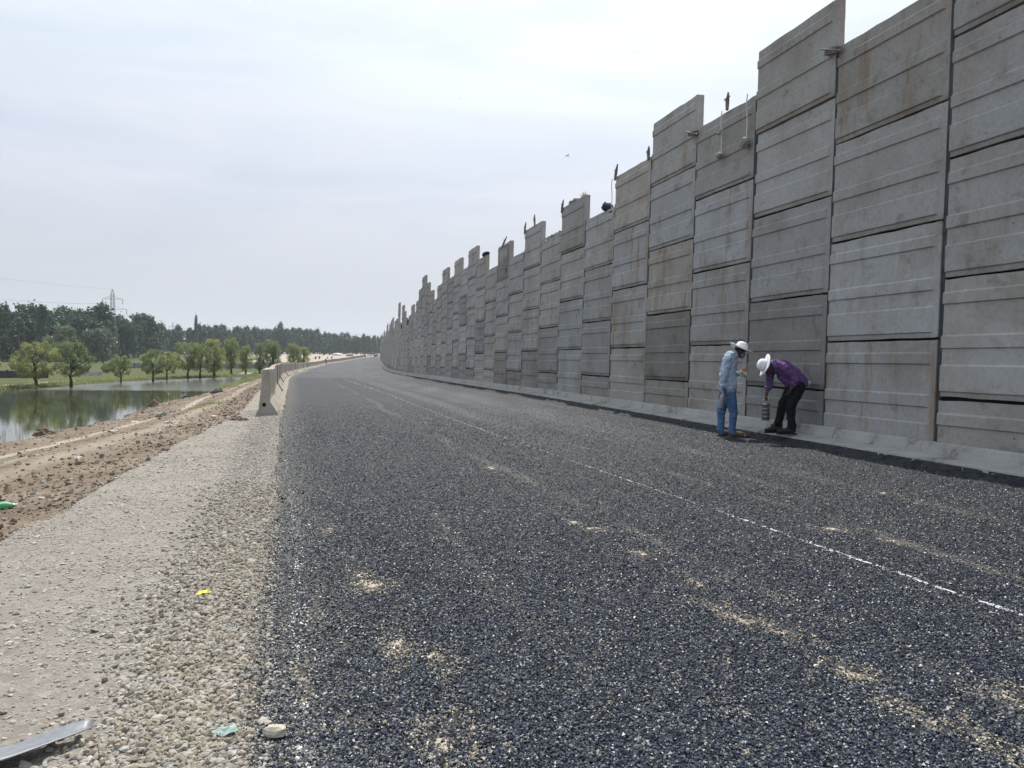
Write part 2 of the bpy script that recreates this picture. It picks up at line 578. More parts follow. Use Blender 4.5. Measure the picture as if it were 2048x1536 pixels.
def road_mat():
    m, nt, b = new_mat('asphalt')
    g = N(nt, 'ShaderNodeNewGeometry')
    a = attr_node(nt, 'mask')           # r sand, g dust, b painted sheen bands and paler far stretch
    sp = N(nt, 'ShaderNodeSeparateColor')
    L(nt, a.outputs['Color'], sp.inputs[0])
    flat = N(nt, 'ShaderNodeMapping')
    flat.inputs['Scale'].default_value = (1, 1, 0.0)
    L(nt, g.outputs['Position'], flat.inputs[0])
    P = flat.outputs[0]
    v = N(nt, 'ShaderNodeTexVoronoi', i_Scale=62.0, i_Randomness=1.0)
    L(nt, P, v.inputs['Vector'])
    vs = N(nt, 'ShaderNodeSeparateColor')
    L(nt, v.outputs['Color'], vs.inputs[0])
    cell = ramp(nt, vs.outputs[0], [(0.0, (0.012, 0.015, 0.022)), (0.5, (0.025, 0.030, 0.041)), (0.72, (0.046, 0.053, 0.068)),
                                    (0.9, (0.095, 0.10, 0.112)), (0.98, (0.28, 0.275, 0.26))])
    gap = ramp(nt, v.outputs['Distance'], [(0.25, 1.0), (0.65, 0.15)])
    c = mix(nt, 1.0, cell, gap, 'MULTIPLY')
    ns = N(nt, 'ShaderNodeTexNoise', i_Scale=12.0, i_Detail=4.0, i_Roughness=0.9)
    L(nt, P, ns.inputs['Vector'])
    c = mix(nt, 1.0, c, ramp(nt, ns.outputs['Fac'], [(0.38, (.35, .36, .40)), (0.5, (.85, .87, .92)), (0.6, (1.9, 1.9, 1.9))]), 'MULTIPLY')
    n1 = N(nt, 'ShaderNodeTexNoise', i_Scale=0.35, i_Detail=5.0, i_Roughness=0.6)
    L(nt, P, n1.inputs['Vector'])
    c = mix(nt, 1.0, c, ramp(nt, n1.outputs['Fac'], [(0.3, (0.85, 0.85, 0.88)), (0.7, (1.2, 1.18, 1.12))]), 'MULTIPLY')
    n2 = N(nt, 'ShaderNodeTexNoise', i_Scale=16.0, i_Detail=6.0, i_Roughness=0.75)
    L(nt, P, n2.inputs['Vector'])
    # dust lodged between chips
    dust = math_n(nt, 'ADD', sp.outputs[1], math_n(nt, 'SUBTRACT', n2.outputs['Fac'], 0.5))
    df = ramp(nt, dust, [(0.12, 0.0), (0.75, 1.0)])
    c = mix(nt, math_n(nt, 'MULTIPLY', df, 0.4), c, (0.20, 0.19, 0.168))
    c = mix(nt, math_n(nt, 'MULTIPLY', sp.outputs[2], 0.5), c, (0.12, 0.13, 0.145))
    n3 = N(nt, 'ShaderNodeTexNoise', i_Scale=9.0, i_Detail=8.0, i_Roughness=0.7)
    L(nt, P, n3.inputs['Vector'])
    sf = ramp(nt, math_n(nt, 'ADD', sp.outputs[0], math_n(nt, 'MULTIPLY', math_n(nt, 'SUBTRACT', n3.outputs['Fac'], 0.5), 1.6)), [(0.46, 0.0), (0.56, 1.0)])
    c = mix(nt, sf, c, (0.40, 0.35, 0.28))
    L(nt, c, b.inputs['Base Color'])
    b.inputs['Specular IOR Level'].default_value = 0.18
    rg = mix(nt, sf, ramp(nt, vs.outputs[1], [(0.0, 0.5), (1.0, 0.8)]), (0.95, 0.95, 0.95))
    L(nt, rg, b.inputs['Roughness'])
    # every chip has its own tilt
    tilt = N(nt, 'ShaderNodeVectorMath', operation='SUBTRACT')
    L(nt, v.outputs['Color'], tilt.inputs[0])
    tilt.inputs[1].default_value = (0.5, 0.5, 0.5)
    sc = N(nt, 'ShaderNodeVectorMath', operation='MULTIPLY')
    L(nt, tilt.outputs[0], sc.inputs[0])
    sc.inputs[1].default_value = (0.8, 0.8, 0.0)
    sc2 = N(nt, 'ShaderNodeVectorMath', operation='SCALE')
    L(nt, sc.outputs[0], sc2.inputs[0])
    L(nt, math_n(nt, 'SUBTRACT', 1.0, math_n(nt, 'MULTIPLY', sf, 0.9)), sc2.inputs['Scale'])
    ad = N(nt, 'ShaderNodeVectorMath', operation='ADD')
    L(nt, g.outputs['Normal'], ad.inputs[0])
    L(nt, sc2.outputs[0], ad.inputs[1])
    nm = N(nt, 'ShaderNodeVectorMath', operation='NORMALIZE')
    L(nt, ad.outputs[0], nm.inputs[0])
    bp = N(nt, 'ShaderNodeBump', i_Strength=0.6, i_Distance=0.008)
    bp.invert = True
    L(nt, v.outputs['Distance'], bp.inputs['Height'])
    L(nt, nm.outputs[0], bp.inputs['Normal'])
    L(nt, bp.outputs[0], b.inputs['Normal'])
    return m


M_ROAD = road_mat()


def ground_mat():
    m, nt, b = new_mat('ground')
    g = N(nt, 'ShaderNodeNewGeometry')
    a = attr_node(nt, 'mask')           # r gravel, g grass, b pale dust
    sp = N(nt, 'ShaderNodeSeparateColor')
    L(nt, a.outputs['Color'], sp.inputs[0])
    P = g.outputs['Position']
    n0 = N(nt, 'ShaderNodeTexNoise', i_Scale=0.7, i_Detail=8.0, i_Roughness=0.65)
    L(nt, P, n0.inputs['Vector'])
    n1 = N(nt, 'ShaderNodeTexNoise', i_Scale=7.0, i_Detail=8.0, i_Roughness=0.75)
    L(nt, P, n1.inputs['Vector'])
    n2 = N(nt, 'ShaderNodeTexNoise', i_Scale=60.0, i_Detail=4.0, i_Roughness=0.7)
    L(nt, P, n2.inputs['Vector'])
    jit = math_n(nt, 'MULTIPLY', math_n(nt, 'SUBTRACT', n1.outputs['Fac'], 0.5), 0.8)
    dirt = ramp(nt, n0.outputs['Fac'], [(0.3, (0.15, 0.115, 0.085)), (0.5, (0.215, 0.172, 0.132)), (0.7, (0.265, 0.225, 0.18))])
    dirt = mix(nt, 1.0, dirt, ramp(nt, n1.outputs['Fac'], [(0.3, 0.7), (0.7, 1.2)]), 'MULTIPLY')
    pale = ramp(nt, n0.outputs['Fac'], [(0.3, (0.33, 0.28, 0.225)), (0.7, (0.40, 0.355, 0.295))])
    c = mix(nt, ramp(nt, math_n(nt, 'ADD', sp.outputs[2], jit), [(0.25, 0.0), (0.7, 1.0)]), dirt, pale)
    # gravel with stones of the bed
    v = N(nt, 'ShaderNodeTexVoronoi', i_Scale=26.0)
    L(nt, P, v.inputs['Vector'])
    vs = N(nt, 'ShaderNodeSeparateColor')
    L(nt, v.outputs['Color'], vs.inputs[0])
    gr = ramp(nt, vs.outputs[0], [(0.0, (0.21, 0.19, 0.16)), (0.5, (0.29, 0.265, 0.23)), (0.85, (0.31, 0.31, 0.28)), (1.0, (0.40, 0.38, 0.34))])
    gr = mix(nt, 0.5, gr, (0.335, 0.295, 0.26))
    gr = mix(nt, 1.0, gr, ramp(nt, n2.outputs['Fac'], [(0.3, 0.78), (0.7, 1.15)]), 'MULTIPLY')
    gr = mix(nt, 1.0, gr, ramp(nt, n0.outputs['Fac'], [(0.3, (0.88, 0.87, 0.86)), (0.7, (1.08, 1.1, 1.1))]), 'MULTIPLY')
    c = mix(nt, ramp(nt, math_n(nt, 'ADD', sp.outputs[0], jit), [(0.42, 0.0), (0.58, 1.0)]), c, gr)
    grass = ramp(nt, n1.outputs['Fac'], [(0.3, (0.035, 0.052, 0.018)), (0.55, (0.068, 0.083, 0.032)), (0.75, (0.11, 0.115, 0.052))])
    grass = mix(nt, ramp(nt, n0.outputs['Fac'], [(0.4, 0.0), (0.65, 0.7)]), grass, (0.13, 0.12, 0.06))
    c = mix(nt, ramp(nt, math_n(nt, 'ADD', sp.outputs[1], jit), [(0.4, 0.0), (0.6, 1.0)]), c, grass)
    L(nt, c, b.inputs['Base Color'])
    b.inputs['Roughness'].default_value = 0.95
    b.inputs['Specular IOR Level'].default_value = 0.1
    hgt = math_n(nt, 'ADD', math_n(nt, 'MULTIPLY', n1.outputs['Fac'], 1.0), math_n(nt, 'MULTIPLY', n2.outputs['Fac'], 0.3))
    bp = N(nt, 'ShaderNodeBump', i_Strength=0.8, i_Distance=0.06)
    L(nt, hgt, bp.inputs['Height'])
    L(nt, bp.outputs[0], b.inputs['Normal'])
    return m


M_GROUND = ground_mat()


def leaf_mat(name, c1, c2, trans=0.3):
    m = bpy.data.materials.new(name)
    m.use_nodes = True
    nt = m.node_tree
    nt.nodes.clear()
    g = N(nt, 'ShaderNodeNewGeometry')
    t = N(nt, 'ShaderNodeTexCoord')
    oi = N(nt, 'ShaderNodeObjectInfo')
    n = N(nt, 'ShaderNodeTexNoise', i_Scale=0.8, i_Detail=3.0)
    L(nt, t.outputs['Object'], n.inputs['Vector'])
    f = math_n(nt, 'ADD', math_n(nt, 'MULTIPLY', g.outputs['Random Per Island'], 0.6), math_n(nt, 'SUBTRACT', math_n(nt, 'MULTIPLY', n.outputs['Fac'], 1.4), 0.5))
    c = ramp(nt, f, [(0.1, c1), (0.9, c2)])
    c = mix(nt, 1.0, c, ramp(nt, oi.outputs['Random'], [(0.0, (0.75, 0.82, 0.9)), (0.5, (1, 1, 1)), (1.0, (1.25, 1.15, 0.9))]), 'MULTIPLY')
    d = N(nt, 'ShaderNodeBsdfDiffuse')
    tr = N(nt, 'ShaderNodeBsdfTranslucent')
    gl = N(nt, 'ShaderNodeBsdfGlossy')
    gl.inputs['Roughness'].default_value = 0.5
    L(nt, c, d.inputs[0])
    L(nt, c, tr.inputs[0])
    mx = N(nt, 'ShaderNodeMixShader')
    mx.inputs[0].default_value = trans
    L(nt, d.outputs[0], mx.inputs[1])
    L(nt, tr.outputs[0], mx.inputs[2])
    mx2 = N(nt, 'ShaderNodeMixShader')
    mx2.inputs[0].default_value = 0.06
    L(nt, mx.outputs[0], mx2.inputs[1])
    L(nt, gl.outputs[0], mx2.inputs[2])
    o = N(nt, 'ShaderNodeOutputMaterial')
    L(nt, mx2.outputs[0], o.inputs[0])
    return m


M_LEAF_DARK = leaf_mat('poplar_leaves', (0.015, 0.055, 0.030), (0.045, 0.115, 0.048))
M_LEAF_WILLOW = leaf_mat('willow_leaves', (0.13, 0.175, 0.06), (0.34, 0.38, 0.16), 0.45)
M_LEAF_GREY = leaf_mat('grey_willow_leaves', (0.10, 0.14, 0.085), (0.19, 0.24, 0.15), 0.35)
M_BARK = simple('bark', (0.075, 0.06, 0.045), 0.95, 0.1, noise=0.35, nscale=12, bump=0.5)
M_BARK_PALE = simple('pale_bark', (0.23, 0.22, 0.19), 0.9, 0.1, noise=0.3, nscale=10)
M_STEEL = simple('galvanised_steel', (0.17, 0.18, 0.20), 0.55, 0.5, 0.4)
M_WIRE = simple('wire', (0.12, 0.12, 0.13), 0.6)
M_WOOD = simple('rough_wood', (0.16, 0.13, 0.105), 0.9, 0.1, noise=0.35, nscale=14, bump=0.4)
M_ROPE = simple('rope', (0.62, 0.60, 0.55), 0.9, 0.1, noise=0.15, nscale=60)
M_BLACK = simple('black_rubber', (0.02, 0.02, 0.022), 0.6)
M_DARKROCK = simple('dark_rock', (0.10, 0.095, 0.09), 0.9, 0.2, noise=0.4, nscale=6, bump=0.6)
M_BROWNROCK = simple('clay_lump', (0.20, 0.152, 0.118), 0.95, 0.1, noise=0.35, nscale=5, bump=0.8)
M_WHITE = simple('white_scrap', (0.58, 0.58, 0.56), 0.7, noise=0.1, nscale=10)

# ------------------------------------------------------------------ ground sheet
rows = np.unique(np.r_[np.linspace(-60, -2, 18), np.arange(-2, 2.2, 0.5), np.arange(2.2, 12, 0.09), np.arange(12, 30, 0.2),
                       np.arange(30, 60, 0.5), np.arange(60, 130, 1.0), np.arange(130, 360, 5), np.arange(360, 900, 20),
                       np.array([1000, 1300, 1800, 2600, 4000, 6500, 9000.])])
ROAD_IN = 0.62      # asphalt ends this far left of the wall line (in X)


def ground_profile(Y):
    """returns X, Z, mask arrays over the columns for one row"""
    xs, xf, xg, xa, xb = float(XS(Y)), float(XF(Y)), float(XG(Y)), float(XA(Y)), float(XB(Y))
    zr, zf = float(ZR(Y)), float(ZF(Y))
    xw = float(XW(min(Y, 345)) - max(0, Y - 345) * 0.18)
    near = Y < 130
    X, Z = [], []

    def seg(x0, x1, z0, z1, n, fn=None):
        for i in range(n):
            t = i / n
            X.append(x0 + (x1 - x0) * t)
            Z.append(z0 + (z1 - z0) * (fn(t) if fn else t))
    ext = 9000 if Y > 360 else 9000
    seg(-ext, -420, zf + (8 if Y > 1500 else 0), zf, 6)
    far = min(xf - 12, -60)
    seg(-420, far, zf, zf, 20)
    seg(far, xf - 1.2, zf, zf, 14)
    pond = xs - xf > 0.3
    if pond:
        d = -2.1 if Y < 110 else WATER_Z - 0.4
        seg(xf - 1.2, xf + 1.2, zf, d, 10)
        seg(xf + 1.2, xs - 2.2, d, d, 16)
        seg(xs - 2.2, xs, d, WATER_Z, 8)
        zs = WATER_Z
    else:
        seg(xf - 1.2, xf + 1.2, zf, zf, 10)
        seg(xf + 1.2, xs - 2.2, zf, zf, 16)
        seg(xs - 2.2, xs, zf, zf, 8)
        zs = zf
    zg = zr - 0.015
    prof_t = [0, .06, .13, .22, .32, .45, .6, .78, .93, 1.0]
    if pond:
        bz = [zs, zs + .10, zs + .2, zs + .27, zs + .33, zs + .5, zs + .75, zg - .3, zg - .2, zg - .15]
    else:
        bz = [zs + (zg - .15 - zs) * t for t in prof_t]
    n = 70
    for i in range(n):
        t = i / n
        X.append(xs + (xg - .22 - xs) * t)
        Z.append(float(np.interp(t, prof_t, bz)))
    seg(xg - .22, xg, zg - .15, zg, 4)
    seg(xg, xa, zg, zg, 46 if near else 46)
    seg(xa, xw - .2, zr - .05, zr - .05, 6)
    fill = 5.2 + zr
    seg(xw - .2, xw + .24, zr - .05, zr - .05, 2)
    seg(xw + .24, xw + .30, zr - .05, (fill if Y < 335 else zr), 2)
    X.append(xw + .45)
    Z.append(fill if Y < 335 else zr)
    seg(xw + .6, xw + 40, fill if Y < 335 else zr, fill if Y < 335 else zr, 4)
    seg(xw + 40, 9000, fill if Y < 335 else zr, zf, 4)
    X.append(9000)
    Z.append(zf)
    return X, Z


GX, GZ = [], []
for y in rows:
    a, b_ = ground_profile(y)
    GX.append(a)
    GZ.append(b_)
GX, GZ = np.array(GX), np.array(GZ)
GY = np.repeat(rows[:, None], GX.shape[1], 1)
nr, nc = GX.shape
xs_, xg_, xa_, xw_, xf_, xb_ = XS(GY), XG(GY), XA(GY), XW(np.minimum(GY, 345)), XF(GY), XB(GY)
# wobble of the gravel edge and the shore
wob = fbm(GY, GX * 0.2, 0.6, 3) * 0.22
edge = np.exp(-((GX - xg_) / 1.2) ** 2) * (GY < 60)
GX = GX + wob * edge
shore = np.exp(-((GX - xs_) / 2.5) ** 2) * (GY < 110)
GX = GX + fbm(GY, GX * 0.1, 0.35, 9) * 0.9 * shore
dirtzone = ((GX > xs_ - 2.5) & (GX < xg_ + 0.05) & (GY < 125))
rough = fbm(GX, GY, 1.2, 11, 5)
fine = fbm(GX, GY, 5.0, 21, 3)
tt = np.clip((GX - xs_) / (xg_ - xs_), -0.3, 1)
bermw = np.exp(-((tt - 0.17) / 0.13) ** 2)
track = np.exp(-((tt - 0.5) / 0.17) ** 2)
edgew = np.exp(-((tt - 0.95) / 0.07) ** 2)
GZ = GZ + dirtzone * (rough * (0.045 + 0.10 * bermw) + np.abs(fine) * (0.02 + 0.10 * bermw + 0.05 * edgew) * (1 - 0.6 * track))
grz = (GX > xg_) & (GX < xa_) & (GY < 60)
# ruts in the gravel, ridge of loose stone beside the asphalt
GZ = GZ + grz * (fbm(GX, GY, 1.5, 31) * 0.018 + fbm(GX, GY, 9, 33, 2) * 0.010)
ridge = np.exp(-((GX - (xa_ - 0.42)) / 0.26) ** 2) * grz * (GY < 15)
GZ = GZ + ridge * 0.03
field = (GX < xf_ - 1) & (GY < 900)
GZ = GZ + field * fbm(GX, GY, 0.08, 41) * 0.12

gravel = ((GX > xg_ - 0.05) & (GX < xw_)).astype(float)
stonepatch = np.exp(-((tt - 0.66) / 0.09) ** 2) * (GY > 8) * (GY < 17) * 0.9 * (GX < xg_)
gravel = np.maximum(gravel, stonepatch * 0.75)
lot = ((GY > 260) & (GY < 640) & (GX < xb_ - 1) & (GX > -0.30 * GY - 12 - 0.0004 * (GY - 260) ** 2) & (GX < -20))
grass = ((GX < xs_ - 0.2) | (GY > 118)) & (GX < xb_ - 4)
grass = grass.astype(float) * (1 - lot)
berm_gr = np.clip(fbm(GX, GY, 0.5, 51) - 0.1, 0, 1) * (GY > 62) * (tt < 0.5) * (tt > 0) * 1.2
grass = np.maximum(grass, berm_gr)
pathline = np.exp(-((GX - (xf_ - 3.2)) / 1.1) ** 2) * (GY > 60) * (GY < 130) * (GX < xf_ - 0.5)
grass = grass * (1 - 0.9 * pathline)
pale = np.maximum(lot * 1.0, 0.8 * pathline)
pale = np.maximum(pale, np.exp(-((tt - 0.44) / 0.06) ** 2) * 0.8 * dirtzone)
pale = np.maximum(pale, np.exp(-((tt - 0.80) / 0.05) ** 2) * 0.5 * dirtzone)
gravel = gravel * (1 - lot)
mask = np.stack([gravel, grass, pale], -1).reshape(-1, 3)
idx = np.arange(nr * nc).reshape(nr, nc)
F = np.stack([idx[:-1, :-1], idx[:-1, 1:], idx[1:, 1:], idx[1:, :-1]], -1).reshape(-1, 4)
V = np.stack([GX, GY, GZ], -1).reshape(-1, 3)
ground = big_mesh('ground', V, F, M_GROUND, attrs={'mask': mask}, smooth=True)
tag(ground, kind='structure')


def ground_z(x, y):
    """height of the ground sheet by bilinear lookup"""
    x = np.atleast_1d(np.asarray(x, float))
    y = np.atleast_1d(np.asarray(y, float))
    i = np.clip(np.searchsorted(rows, y) - 1, 0, nr - 2)
    out = np.zeros_like(x)
    for ii in np.unique(i):
        s = i == ii
        f = (y[s] - rows[ii]) / (rows[ii + 1] - rows[ii])
        z0 = np.interp(x[s], GX[ii], GZ[ii])
        z1 = np.interp(x[s], GX[ii + 1], GZ[ii + 1])
        out[s] = z0 * (1 - f) + z1 * f
    return out


def gz(x, y):
    return float(ground_z(x, y)[0])


# ------------------------------------------------------------------ road sheet
SAND = [(-1.01, 5.14, .22, .12), (-.9, 5.0, .3, .1), (-.56, 3.9, .2, .1), (-.35, 3.8, .12, .07), (1.36, 4.41, .16, .1), (1.5, 4.25, .2, .1),
        (1.22, 4.6, .12, .1), (1.25, 5.15, .12, .08), (1.64, 3.67, .18, .08), (.59, 7.03, .15, .06), (-.27, 2.94, .13, .08), (-.2, 3.1, .07, .09),
        (1.73, 3.23, .16, .06), (2.9, 6.85, .35, .06), (3.2, 6.4, .2, .06), (2.25, 3.41, .2, .06), (-.29, 10.54, .2, .1), (-1.57, 6.63, .1, .1),
        (-1.15, 4.56, .05, .09), (.75, 6.75, .3, .05), (1.0, 5.9, .2, .05), (1.9, 3.0, .15, .08), (-.95, 3.5, .05, .06)]


def sand_at(x, y):
    r = np.zeros_like(x)
    for (a, b_, w, h) in SAND:
        d = ((x - a + .28 * (y - b_)) / (w * .42 + .02)) ** 2 + ((y - b_) / (h * 2.4)) ** 2
        r = np.maximum(r, np.exp(-d * 0.8) * 0.56)
    return r


def chalk_x(Y):
    return interp(Y, [-4, 2, 4.5, 5.0, 7.1, 9.75, 14.85, 19.9, 52.8, 60], [5.5, 3.75, 3.05, 2.87, 2.22, 1.38, -.22, -1.75, -11.1, -13.2])


def chalk2_x(Y):
    return interp(Y, [-2, 2.9, 3.6, 4.4, 6.3, 9.7, 13.0, 18], [.6, -.80, -.99, -1.22, -1.76, -2.83, -3.84, -5.3])


def dusty(x, y):
    """long thin dusty streaks dragged along the road"""
    c1 = chalk_x(y)
    r = np.zeros_like(x)
    for off, wd, am, sd_ in ((.80, .09, .8, 1), (-1.25, .10, .8, 2), (-1.65, .06, .4, 3), (1.7, .12, .5, 4), (-2.9, .07, .4, 5), (2.6, .2, .55, 6), (-.55, .05, .3, 7)):
        q = x - (c1 + off) + vnoise(y, y * 0, .4, sd_) * .12
        r = np.maximum(r, am * np.exp(-(q / wd) ** 2) * np.clip(.45 + fbm(y, x * 2.5, .8, 20 + sd_, 3) * 1.1, 0, 1))
    return r


rr = rows[(rows > -30) & (rows < 352)]
tcol = np.linspace(0, 1, 121)
RX = []
for y in rr:
    x0 = XA(y)
    x1 = XW(min(y, 345)) - ROAD_IN
    RX.append(x0 + (x1 - x0) * tcol)
RX = np.array(RX)
RY = np.repeat(rr[:, None], 121, 1)
RX[:, 0] += vnoise(rr, rr * 0, 2.0, 77) * 0.05 + vnoise(rr, rr * 0, 7.0, 78) * 0.03
RZ = ZR(RY) + 0.004
lat = XW(np.minimum(RY, 345)) - RX           # distance from wall in X
sand = sand_at(RX, RY)
dust = np.clip(fbm(RX, RY, 0.25, 61) * 0.25, 0, 1)
dust = np.maximum(dust, np.exp(-(tcol[None, :] / 0.05) ** 2) * 0.55)
for off, wd, am in ((5.2, .45, .35), (3.2, .35, .25), (6.6, .3, .2)):
    dust = np.maximum(dust, np.exp(-((lat - off) / wd) ** 2) * am * (0.6 + 0.6 * fbm(RX, RY, 0.3, 62)))
dust = np.maximum(dust, dusty(RX, RY) * .9)
band = np.zeros_like(RX)  # blue-grey sheen along the road, painted into the asphalt colour
for off, wd, am in ((2.9, 1.1, .75), (4.9, .35, .6), (1.3, .3, .5), (3.9, .25, .7)):
    band = np.maximum(band, np.exp(-((lat - off - 0.02 * (RY - 20)) / wd) ** 2) * am * np.clip((RY - 9) / 12, 0, 1) * np.clip(.8 + .7 * fbm(RX * 2, RY * .25, .5, 65), 0, 1.2))
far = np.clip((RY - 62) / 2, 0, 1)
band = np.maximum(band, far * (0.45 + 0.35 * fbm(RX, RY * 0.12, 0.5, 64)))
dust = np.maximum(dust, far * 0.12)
idx = np.arange(len(rr) * 121).reshape(len(rr), 121)
F = np.stack([idx[:-1, :-1], idx[:-1, 1:], idx[1:, 1:], idx[1:, :-1]], -1).reshape(-1, 4)
road = big_mesh('road', np.stack([RX, RY, RZ], -1).reshape(-1, 3), F, M_ROAD,
                attrs={'mask': np.stack([sand, dust, np.clip(band, 0, 1)], -1).reshape(-1, 3)}, smooth=True)
tag(road, kind='structure')

# road body edge (the 5 cm step down to the ground on the left)


# ------------------------------------------------------------------ loose stones, as stuff
_oct = np.array([[1, 0, 0], [0, 1, 0], [-1, 0, 0], [0, -1, 0], [0, 0, 1], [0, 0, -1]], float)
_octf = np.array([[0, 1, 4], [1, 2, 4], [2, 3, 4], [3, 0, 4], [1, 0, 5], [2, 1, 5], [3, 2, 5], [0, 3, 5]])
_cub = np.array([[-1, -1, -1], [1, -1, -1], [1, 1, -1], [-1, 1, -1], [-1, -1, 1], [1, -1, 1], [1, 1, 1], [-1, 1, 1]], float) * 0.68
_cubf = np.array([[0, 2, 1], [0, 3, 2], [4, 5, 6], [4, 6, 7], [0, 1, 5], [0, 5, 4], [1, 2, 6], [1, 6, 5], [2, 3, 7], [2, 7, 6], [3, 0, 4], [3, 4, 7]])


_g = (1 + 5 ** .5) / 2
_ico = np.array([[-1, _g, 0], [1, _g, 0], [-1, -_g, 0], [1, -_g, 0], [0, -1, _g], [0, 1, _g], [0, -1, -_g], [0, 1, -_g], [_g, 0, -1], [_g, 0, 1], [-_g, 0, -1], [-_g, 0, 1]]) / 1.9
_icof = np.array([[0, 11, 5], [0, 5, 1], [0, 1, 7], [0, 7, 10], [0, 10, 11], [1, 5, 9], [5, 11, 4], [11, 10, 2], [10, 7, 6], [7, 1, 8], [3, 9, 4], [3, 4, 2], [3, 2, 6], [3, 6, 8], [3, 8, 9], [4, 9, 5], [2, 4, 11], [6, 2, 10], [8, 6, 7], [9, 8, 1]])


def stones(name, X, Y, Z, size, tint, mat, flat=0.6, kind_cub=False, jitter=0.35, tilt=0.5):
    n = len(X)
    base, bf = (_ico, _icof) if kind_cub == 'ico' else (_cub, _cubf) if kind_cub else (_oct, _octf)
    k = len(base)
    v = base[None] * (1 + rng.uniform(-jitter, jitter, (n, k, 3)))
    if not kind_cub:
        v = v + rng.uniform(-.25, .25, (n, k, 3))
    s = size[:, None] * np.c_[rng.uniform(.8, 1.3, n), rng.uniform(.6, 1.0, n), rng.uniform(flat * .6, flat * 1.2, n)]
    v = v * s[:, None, :] * 0.5
    a = rng.uniform(0, 2 * np.pi, n)
    tx, ty = rng.normal(0, tilt, n), rng.normal(0, tilt, n)
    cx, sx = np.cos(tx)[:, None], np.sin(tx)[:, None]
    y, z = v[..., 1] * cx - v[..., 2] * sx, v[..., 1] * sx + v[..., 2] * cx
    x = v[..., 0]
    cy, sy = np.cos(ty)[:, None], np.sin(ty)[:, None]
    x, z = x * cy + z * sy, -x * sy + z * cy
    ca, sa = np.cos(a)[:, None], np.sin(a)[:, None]
    x, y = x * ca - y * sa, x * sa + y * ca
    V = np.stack([x + X[:, None], y + Y[:, None], z + Z[:, None]], -1).reshape(-1, 3)
    F = (bf[None] + (np.arange(n) * k)[:, None, None]).reshape(-1, 3)
    T = np.repeat(tint, k, 0)
    return big_mesh(name, V, F, mat, attrs={'tint': T})


def frustum_pts(n, y0, y1, power=1.0):
    """random ground points, denser near the camera"""
    u = rng.uniform(0, 1, n)
    Y = 1 / (1 / y0 + u * (1 / y1 - 1 / y0)) if power == 2 else y0 * (y1 / y0) ** u
    return Y


# chips on the asphalt
n = 560000
Y = frustum_pts(n, 2.3, 30.0)
X = rng.uniform(-1, 1, n) * (Y * 0.78 + 0.6) - 0.0
ok = (X > XA(Y) - 0.05 + rng.normal(0, .06, n)) & (X < XW(Y) - ROAD_IN - 0.05)
ok &= rng.uniform(0, 1, n) < np.clip(2.1 - Y / 13.0, 0, 1)
X, Y = X[ok], Y[ok]
dusty_c = dusty(X, Y)
sd = sand_at(X, Y) + fbm(X, Y, 9.0, 14, 3) * .35 + rng.normal(0, .06, len(X))
keep = (sd < .44) | (rng.uniform(0, 1, len(X)) < .25)
X, Y, sd, dusty_c = X[keep], Y[keep], sd[keep], dusty_c[keep]
n = len(X)
size = rng.uniform(.009, .0175, n) * rng.choice([1, 1, 1, 1.35], n) * np.clip(Y / 12, 1, 1.25)
u = rng.uniform(0, 1, n)
dark = np.array([0.017, 0.022, 0.033]) * (1 + rng.uniform(0, 1.6, (n, 1)))
midc = np.array([0.078, 0.087, 0.106]) * rng.uniform(.7, 1.5, (n, 1))
pal = np.array([0.27, 0.26, 0.225]) * rng.uniform(.6, 1.25, (n, 1))
edge = np.exp(-(X - XA(Y)) / .35)
tint = np.where((u < .68 - .45 * edge)[:, None], dark, np.where((u < .955 - .4 * edge)[:, None], midc, pal))
tint = np.where(((Y > 7) & (u > .93))[:, None], pal * 1.25, tint)
tint = np.where((sd > .2)[:, None] & (rng.uniform(0, 1, n) < .5)[:, None], pal * np.array([1.15, 1.06, .92]), tint)
latc = XW(Y) - X
bb = np.exp(-((latc - 3.1) / 1.4) ** 2) * np.clip((Y - 7) / 9, 0, 1) * .6  # chips recoloured paler here to carry the painted road sheen
bs = rng.uniform(0, 1, n) < bb
tint[bs] = np.array([.13, .14, .155]) * rng.uniform(.6, 1.4, (bs.sum(), 1))
du = rng.uniform(0, 1, n) < dusty_c * .75
tint[du] = np.array([.19, .18, .158]) * rng.uniform(.6, 1.3, (du.sum(), 1))
for fx, wdt, pr in ((chalk_x, .019, .6), (chalk2_x, .034, .20)):
    d = np.abs(X - fx(Y) + vnoise(Y, Y * 0, 3.0, 5) * .015)
    if fx is chalk_x:
        d = np.where((Y > 7.3) & (rng.uniform(0, 1, n) < .35), 9, d)
    on = (d < wdt * (1 + .6 * vnoise(Y, Y * 0, 2.2, 8))) & (rng.uniform(0, 1, n) < pr * np.clip(.75 + .8 * vnoise(Y, Y * 0, 1.1, 9), 0, 1))
    tint[on] = np.array([.75, .76, .77]) * rng.uniform(.8, 1.05, (on.sum(), 1))
Z = ZR(Y) + 0.004 + rng.uniform(-.002, .005, n) + size * .12
tag(stones('road_chippings', X, Y, Z, size, tint, M_CHIP, flat=.75, tilt=.6),
    'coarse dark bitumen coated stone chips covering the fresh asphalt', kind='stuff')

